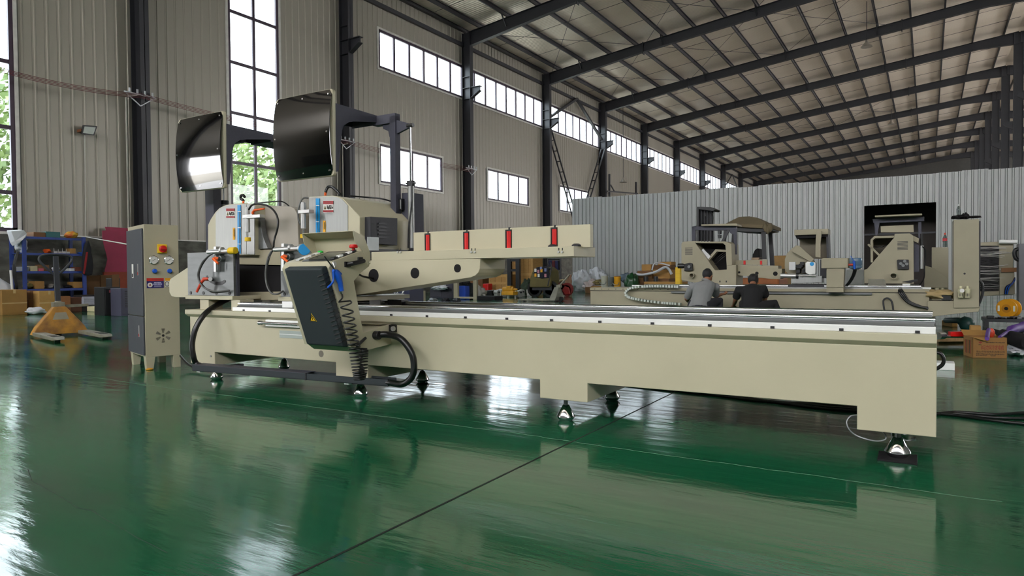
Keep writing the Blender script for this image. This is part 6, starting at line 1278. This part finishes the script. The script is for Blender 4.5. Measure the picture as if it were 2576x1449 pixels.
# bench of dark scrap in front of the spool
YBn = 14.6; zB = c0.z-rS-.002; q0, q1 = WY(2475, 790, YBn), WY(2590, 790, YBn); t = thing('scrap_bench', 'low bench of dark scrap in front of the yellow spool', 'bench', ((q0.x+q1.x)/2, YBn+.1, 0)); B().box(q0.x, q1.x, YBn+.1, YBn+.7, zB-.06, zB).build('bench_top', DSTEEL, t)
for x in (q0.x+.05, q1.x-.05): B().box(x-.03, x+.03, YBn+.1, YBn+.7, 0, zB-.06).build('leg', DSTEEL, t)
for i in range(8): x = q0.x+.1+(q1.x-q0.x-.2)*i/8; B().box(x-.05, x+.06, YBn+.1, YBn+.2, zB, zB+.02+R.uniform(0, .04)).build('scrap_piece', (DSTEEL, STEEL, MATTEB)[i % 3], t, None, .01)
# cables on the floor behind the big saw
for i, (dy, lb) in enumerate(((0, 'black floor cable nearest the saw running out to the right'), (.09, 'middle black floor cable running out to the right'), (.2, 'rearmost black floor cable running out to the right'))):
    pts = [WZ(1560, 968-i*2, 0), WZ(1700, 985-i, 0), WZ(1900, 1008+i*3, 0), WZ(2100, 1034-i*4, 0), WZ(2300, 1040+i*6, 0), WZ(2400, 1048-i*2, 0), WZ(2500, 1062-i*6, 0), WZ(2600, 1072-i*14, 0)]
    tag(B().tube([p_+Vector((0, dy*.3, .011)) for p_ in smoothpath(pts)], .011, 8).build('floor_cable', RUBBER, None, None, 0, 60), lb, 'cable', 'cables on the floor')
# ---------------------------------------------------------------- below the outfeed table
YC = 23.0
def twin(px0, px1, pm, py0, Y, label):
    a, m_, c = (WY(u, 740, Y).x for u in (px0, pm, px1)); h = WY(px0, py0, Y).z; t = thing('tool_cabinet', label, 'cabinet', ((a+c)/2, Y+.25, 0)); B().box(a, c, Y, Y+.5, 0, h).build('body', mat('slate_cabinet', (48, 48, 58), .5), t, None, .01)
    for u0, u1 in ((a+.02, m_-.01), (m_+.01, c-.02)): d = B().box(u0, u1, Y-.02, Y, .06, h-.02).build('door', mat('slate_door', (56, 54, 62), .5), t, None, .006); B().box(u1-.05, u1-.03, Y-.04, Y-.02, h*.5, h*.6).build('handle', BLACK, d)
twin(1082, 1140, 1111, 712, YC, 'dark two door tool cabinet under the outfeed beam')
tf = thing('cream_stand', 'cream steel stand with two posts left of the pallet jack', 'stand', (WY(1170, 755, 22).x, 22, 0)); zt = WY(1170, 690, 22).z
for u0, u1 in ((1141, 1151), (1190, 1199)): a, c = WY(u0, 740, 22).x, WY(u1, 740, 22).x; B().box(a, c, 22, 22.12, 0, zt).build('post', C2, tf, None, .006)
a, c = WY(1141, 752, 22).x, WY(1199, 752, 22).x; B().box(a, c, 22.01, 22.1, .05, .12).build('lower_rail', C2, tf); B().box(a, c, 22, 22.6, zt, zt+.06).build('table', C2, tf)
ybox(1152, 1170.5, 719, 752, 22.4, .3, 'blue_bin', mat('blue_bin', (22, 66, 164), .5), 'bright blue bin between the posts of the cream stand', 'bin'); lump(1171.5, 1189, 713, 752, 22.9, .35, 'black_sack', mat('dark_sack', (44, 46, 46), .8, bump=.3, bscale=6), 'dark sack beside the bright blue bin', 'sack', None, .06, 9, 0); lump(1154, 1178, 708, 719, 22.45, .25, 'bottle_heap', MATTEB, 'dark bits heaped on the bright blue bin', 'scrap', None, .2, 8)
lump(1082, 1116, 716, 730, 22.5, .4, 'grey_film', PLB, 'crumpled pale film draped over the tool cabinet', 'film', None, .15, 9)
ybox(905, 960, 744, 766, 12, .8, 'cream_cabinet', C2, 'cream cabinet behind the saw rails under the beam', 'cabinet'); ybox(961, 985, 740, 766, 12.9, .5, 'cream_cabinet', CREAM2, 'narrow cream cabinet right behind the saw carriage', 'cabinet'); ybox(988, 1030, 727, 766, 14, .6, 'blue_machine', mat('navy_sheet', (30, 34, 62), .5), 'navy blue machine box below the middle of the beam', 'machine part'); ybox(1034, 1050, 732, 760, 16, .4, 'pale_case', C2, 'small pale case right of the navy blue box', 'case')
b = B()
for i in range(3): b.tube(smoothpath([WY(988+i*5, 728, 13.9), WY(995+i*4, 740+i*2, 13.85), WY(1008, 741+i*3, 13.85), WY(1018-i*2, 730, 13.9)]), .008, 5)
tag(b.build('white_wires', WHITE, None, None, 0, 60), 'looped white wires hanging on the navy blue box', 'wire')
for i, (u0, u1) in enumerate(((1040, 1070), (1076, 1102), (1110, 1132), (1140, 1158))): tag(B().bar(WZ(u0, 758, .05), WZ(u1, 757, .06), .2, .08).blob(WZ((u0+u1)/2, 757, .1), .15, .12, .1, .4, 3, 10, u0).build('scrap_profile', (MATTEB, STEEL, MATTEB, DSTEEL)[i], None, None, 0, 50), ('leftmost', 'second', 'third', 'rightmost')[i]+' heap of dark scrap along the floor below the tool cabinet', 'scrap', 'scrap heaps')
# wooden crates and a black rack
CRT = mat('crate_wood', (168, 128, 72), .75, var=.12, scale=3, stretch=(1, 1, 8)); CRT2 = mat('crate_batten', (180, 142, 84), .75, var=.1)
def crate(px0, px1, py0, Y, label, n=3):
    a, c = WY(px0, 710, Y).x, WY(px1, 710, Y).x; h = WY(px0, py0, Y).z; t = thing('wooden_crate', label, 'crate', ((a+c)/2, Y+.5, 0), 'wooden crates'); B().box(a+.02, c-.02, Y+.04, Y+1, .05, h-.02).build('core', CRT, t)
    for i in range(n): w_ = (c-a)/n; B().box(a+i*w_+.01, a+(i+1)*w_-.01, Y+.015, Y+.04, .02, h-.01).build('board', CRT, t)
    for z in (.05, h*.5, h-.14): B().box(a, c, Y-.01, Y+.016, z, z+.12).build('batten', CRT2, t)
    for x in (a, c-.1): B().box(x, x+.1, Y-.012, Y+.016, 0, h).build('batten', CRT2, t)
crate(1230, 1277, 690, 28, 'low wooden crate behind the cream stand'); crate(1306, 1341, 645, 28.3, 'tall wooden crate right of the black rack'); crate(1282, 1304, 645, 29.2, 'narrow wooden crate seen through the black rack', 2)
ybox(1176, 1214, 690, 736, 28.2, .8, 'brown_carton', CARD2, 'dark brown carton left of the low wooden crate', 'box')
t = thing('black_rack', 'tall black rack frame between the wooden crates', 'rack', (WY(1292, 730, 27.6).x, 27.6, 0))
for u in (1276, 1297): a, c = WY(u, 700, 27.6).x, WY(u+9, 700, 27.6).x; B().box(a, c, 27.6, 27.75, 0, WY(1290, 640, 27.6).z).build('rack_post', BLACK, t)
for v in (680, 655): q = WY(1276, v, 27.6); B().box(q.x, WY(1306, v, 27.6).x, 27.62, 27.7, q.z-.06, q.z+.06).build('rack_rail', BLACK, t)
# castings on the floor
CST = mat('cast_aluminium', (168, 166, 160), .5, .4, var=.15, scale=10); proto = None; gi = 0
cast = thing('motor_casting', 'pale motor casting on the floor behind the pallet jack forks', 'casting', (0, 0, 0), 'pale motor castings')
B().box(-.11, .11, -.09, .09, 0, .14).build('foot_block', CST, cast, None, .02); B().cyl((-.13, 0, .2), (.11, 0, .2), .1, n=14).build('barrel', CST, cast, None, .01, 40); B().cyl((.11, 0, .2), (.16, 0, .2), .04, n=10).build('shaft_end', DSTEEL, cast, None, 0, 40)
sp_ = []
for j, (v, n) in enumerate(((747, 4), (744.5, 5), (742, 4))):
    for i in range(n): sp_.append((1250+i*19+j*6, v))
for i, (u, v) in enumerate(sp_):
    q = WZ(u, v, 0); rz = R.uniform(-.6, .6)
    if i == 0: cast.location = q; cast.rotation_euler.z = rz
    else: copy_tree(cast, q, None, rz)
q = WZ(1282, 748, 0); tag(B().box(q.x-.3, q.x+.3, q.y-.2, q.y+.2, .1, .26).cyl((q.x-.32, q.y, .34), (q.x+.22, q.y, .34), .12, n=14).box(q.x-.1, q.x+.12, q.y-.12, q.y+.12, .3, .5).cyl((q.x+.2, q.y, .34), (q.x+.4, q.y, .34), .05, n=10).build('amber_casting', mat('amber_paint', (206, 150, 30), .5), None, None, .02), 'amber painted casting on the pallet jack forks', 'casting'); tag(B().box(*(lambda u, v: (u.x, v.x, u.y, u.y+.5, 0, .3))(WZ(1222, 747, 0), WZ(1240, 747, 0))).build('black_case', BLACK, None, None, .03), 'black case on the floor left of the castings', 'case'); tag(B().box(*(lambda u, v: (u.x, v.x, u.y, u.y+.4, 0, .55))(WZ(1214, 742, 0), WZ(1231, 742, 0))).build('red_case', RED, None, None, .04), 'red case behind the black case', 'case'); tag(B().box(*(lambda u, v: (u.x, v.x, u.y, u.y+.6, 0, .16))(WZ(1200, 755, 0), WZ(1255, 755, 0))).build('steel_plate_stack', MATTEB, None, None, .02), 'flat dark plate stack on the floor by the pallet jack', 'plate')
lump(1185, 1212, 722, 742, 24, .5, 'white_machine_part', mat('dull_white', (170, 164, 156), .6), 'pale machine part beside the red case', 'machine part', None, .15, 8, 0)
lump(1307, 1334, 704, 724, 27.3, .5, 'green_sack', mat('olive_sack', (48, 60, 44), .9), 'dark olive sack left of the quilted cart', 'sack', None, .1, 9, 0)
# cart under a patchwork quilt, and an electric scooter
YQ = 25.5; q = WY(1360, 745, YQ); t = thing('cargo_tricycle', 'cargo tricycle covered by a dark patchwork quilt', 'tricycle', (q.x, YQ, 0)); W_ = lambda u, v, y=YQ: WY(u, v, y)
fw(YQ, [(1331, 723), (1333, 700), (1340, 680), (1352, 672), (1372, 671), (1384, 680), (1386, 705), (1382, 723)], .8).build('hood', mat('olive_hood', (96, 86, 48), .8, bump=.3, bscale=6), t, None, .05)
qm = mat('quilt_navy', (22, 22, 34), .9); qo = fw(YQ-.05, [(1341, 688), (1348, 673), (1368, 670), (1380, 676), (1382, 699), (1362, 701), (1346, 697)], .3).build('quilt', qm, t, None, .03)
for i, (u, v) in enumerate(((1347, 680), (1354, 683), (1362, 681), (1372, 679), (1355, 693), (1372, 693), (1347, 692), (1361, 675))): a = W_(u, v, YQ-.07); B().box(a.x-.05, a.x+.05, YQ-.075, YQ-.05, a.z-.07, a.z+.07).build('quilt_patch', (STK_W, mat('pink_patch', (190, 130, 140), .8), STK_Y, mat('blue_patch', (120, 130, 170), .8))[i % 4], qo)
for u in (1340, 1379): a = W_(u, 740); B().lathe([(.36, -.05), (.36, .05), (.26, .05), (.26, -.05)], (a.x, YQ+.2, .36), 22, (0, 1, 0)).build('wheel', RUBBER, t, None, 0, 40)
B().box(W_(1336, 735).x, W_(1385, 735).x, YQ+.1, YQ+.7, .3, .5).build('chassis', DSTEEL, t); a = W_(1392, 690); B().tube([W_(1378, 720), W_(1388, 670), W_(1384, 660)], .03, 8).build('handlebar_stem', DSTEEL, t, None, 0, 60)
t = thing('electric_scooter', 'tan seated electric scooter with red wheels beside the bag pile', 'scooter', (WY(1415, 745, 27.2).x, 27.2, 0)); YE = 27.2; W_ = lambda u, v, y=YE: WY(u, v, y)
for u in (1408, 1427): a = W_(u, 735); B().lathe([(.3, -.05), (.3, .05), (.2, .05), (.2, -.05)], (a.x, YE, .3), 20, (0, 1, 0)).build('wheel', mat('red_tyre', (120, 30, 30), .6), t, None, 0, 40)
fw(YE-.1, [(1388, 698), (1396, 696), (1400, 702), (1388, 705)], .3).build('seat', mat('tan_leather', (176, 158, 120), .6), t, None, .04); fw(YE-.1, [(1394, 707), (1416, 701), (1419, 705), (1398, 712)], .3).build('seat', mat('tan_leather', (176, 158, 120), .6), t, None, .04); B().tube([W_(1404, 712), W_(1412, 735), W_(1427, 737)], .05, 8).build('frame', mat('tan_metal', (150, 136, 104), .5), t, None, 0, 60); fw(YE-.12, [(1413, 730), (1420, 719), (1431, 724), (1434, 740), (1422, 742)], .24).build('rear_fender', mat('red_fender', (150, 40, 38), .5), t, None, .03); B().tube([W_(1396, 735), W_(1388, 690), W_(1384, 668), W_(1378, 664)], .025, 8).build('handlebar', DSTEEL, t, None, 0, 60)
# hanging clothes rail behind them
t = thing('clothes_rack', 'black rack with hanging dark blue clothes beside the partition', 'rack', (WY(1395, 700, 30).x, 30, 0)); W_ = lambda u, v, y=30: WY(u, v, y); zr_ = W_(1390, 652).z
for u in (1378, 1410): a = W_(u, 700); B().cyl((a.x, 30, 0), (a.x, 30, zr_), .05, n=8).build('rack_post', BLACK, t)
B().cyl(W_(1378, 652), W_(1410, 652), .04, n=8).build('rack_bar', BLACK, t)
for i, (u, m_) in enumerate(((1383, mat('navy_cloth', (34, 40, 72), .9)), (1391, mat('maroon_cloth', (84, 36, 40), .9)), (1399, mat('navy_cloth', (34, 40, 72), .9)), (1405, MATTEB))): fw(29.8+.05*i, [(u-4, 655), (u+4, 655), (u+5, 690-i*4), (u-5, 692-i*4)], .12).build('garment', m_, t, None, .05)
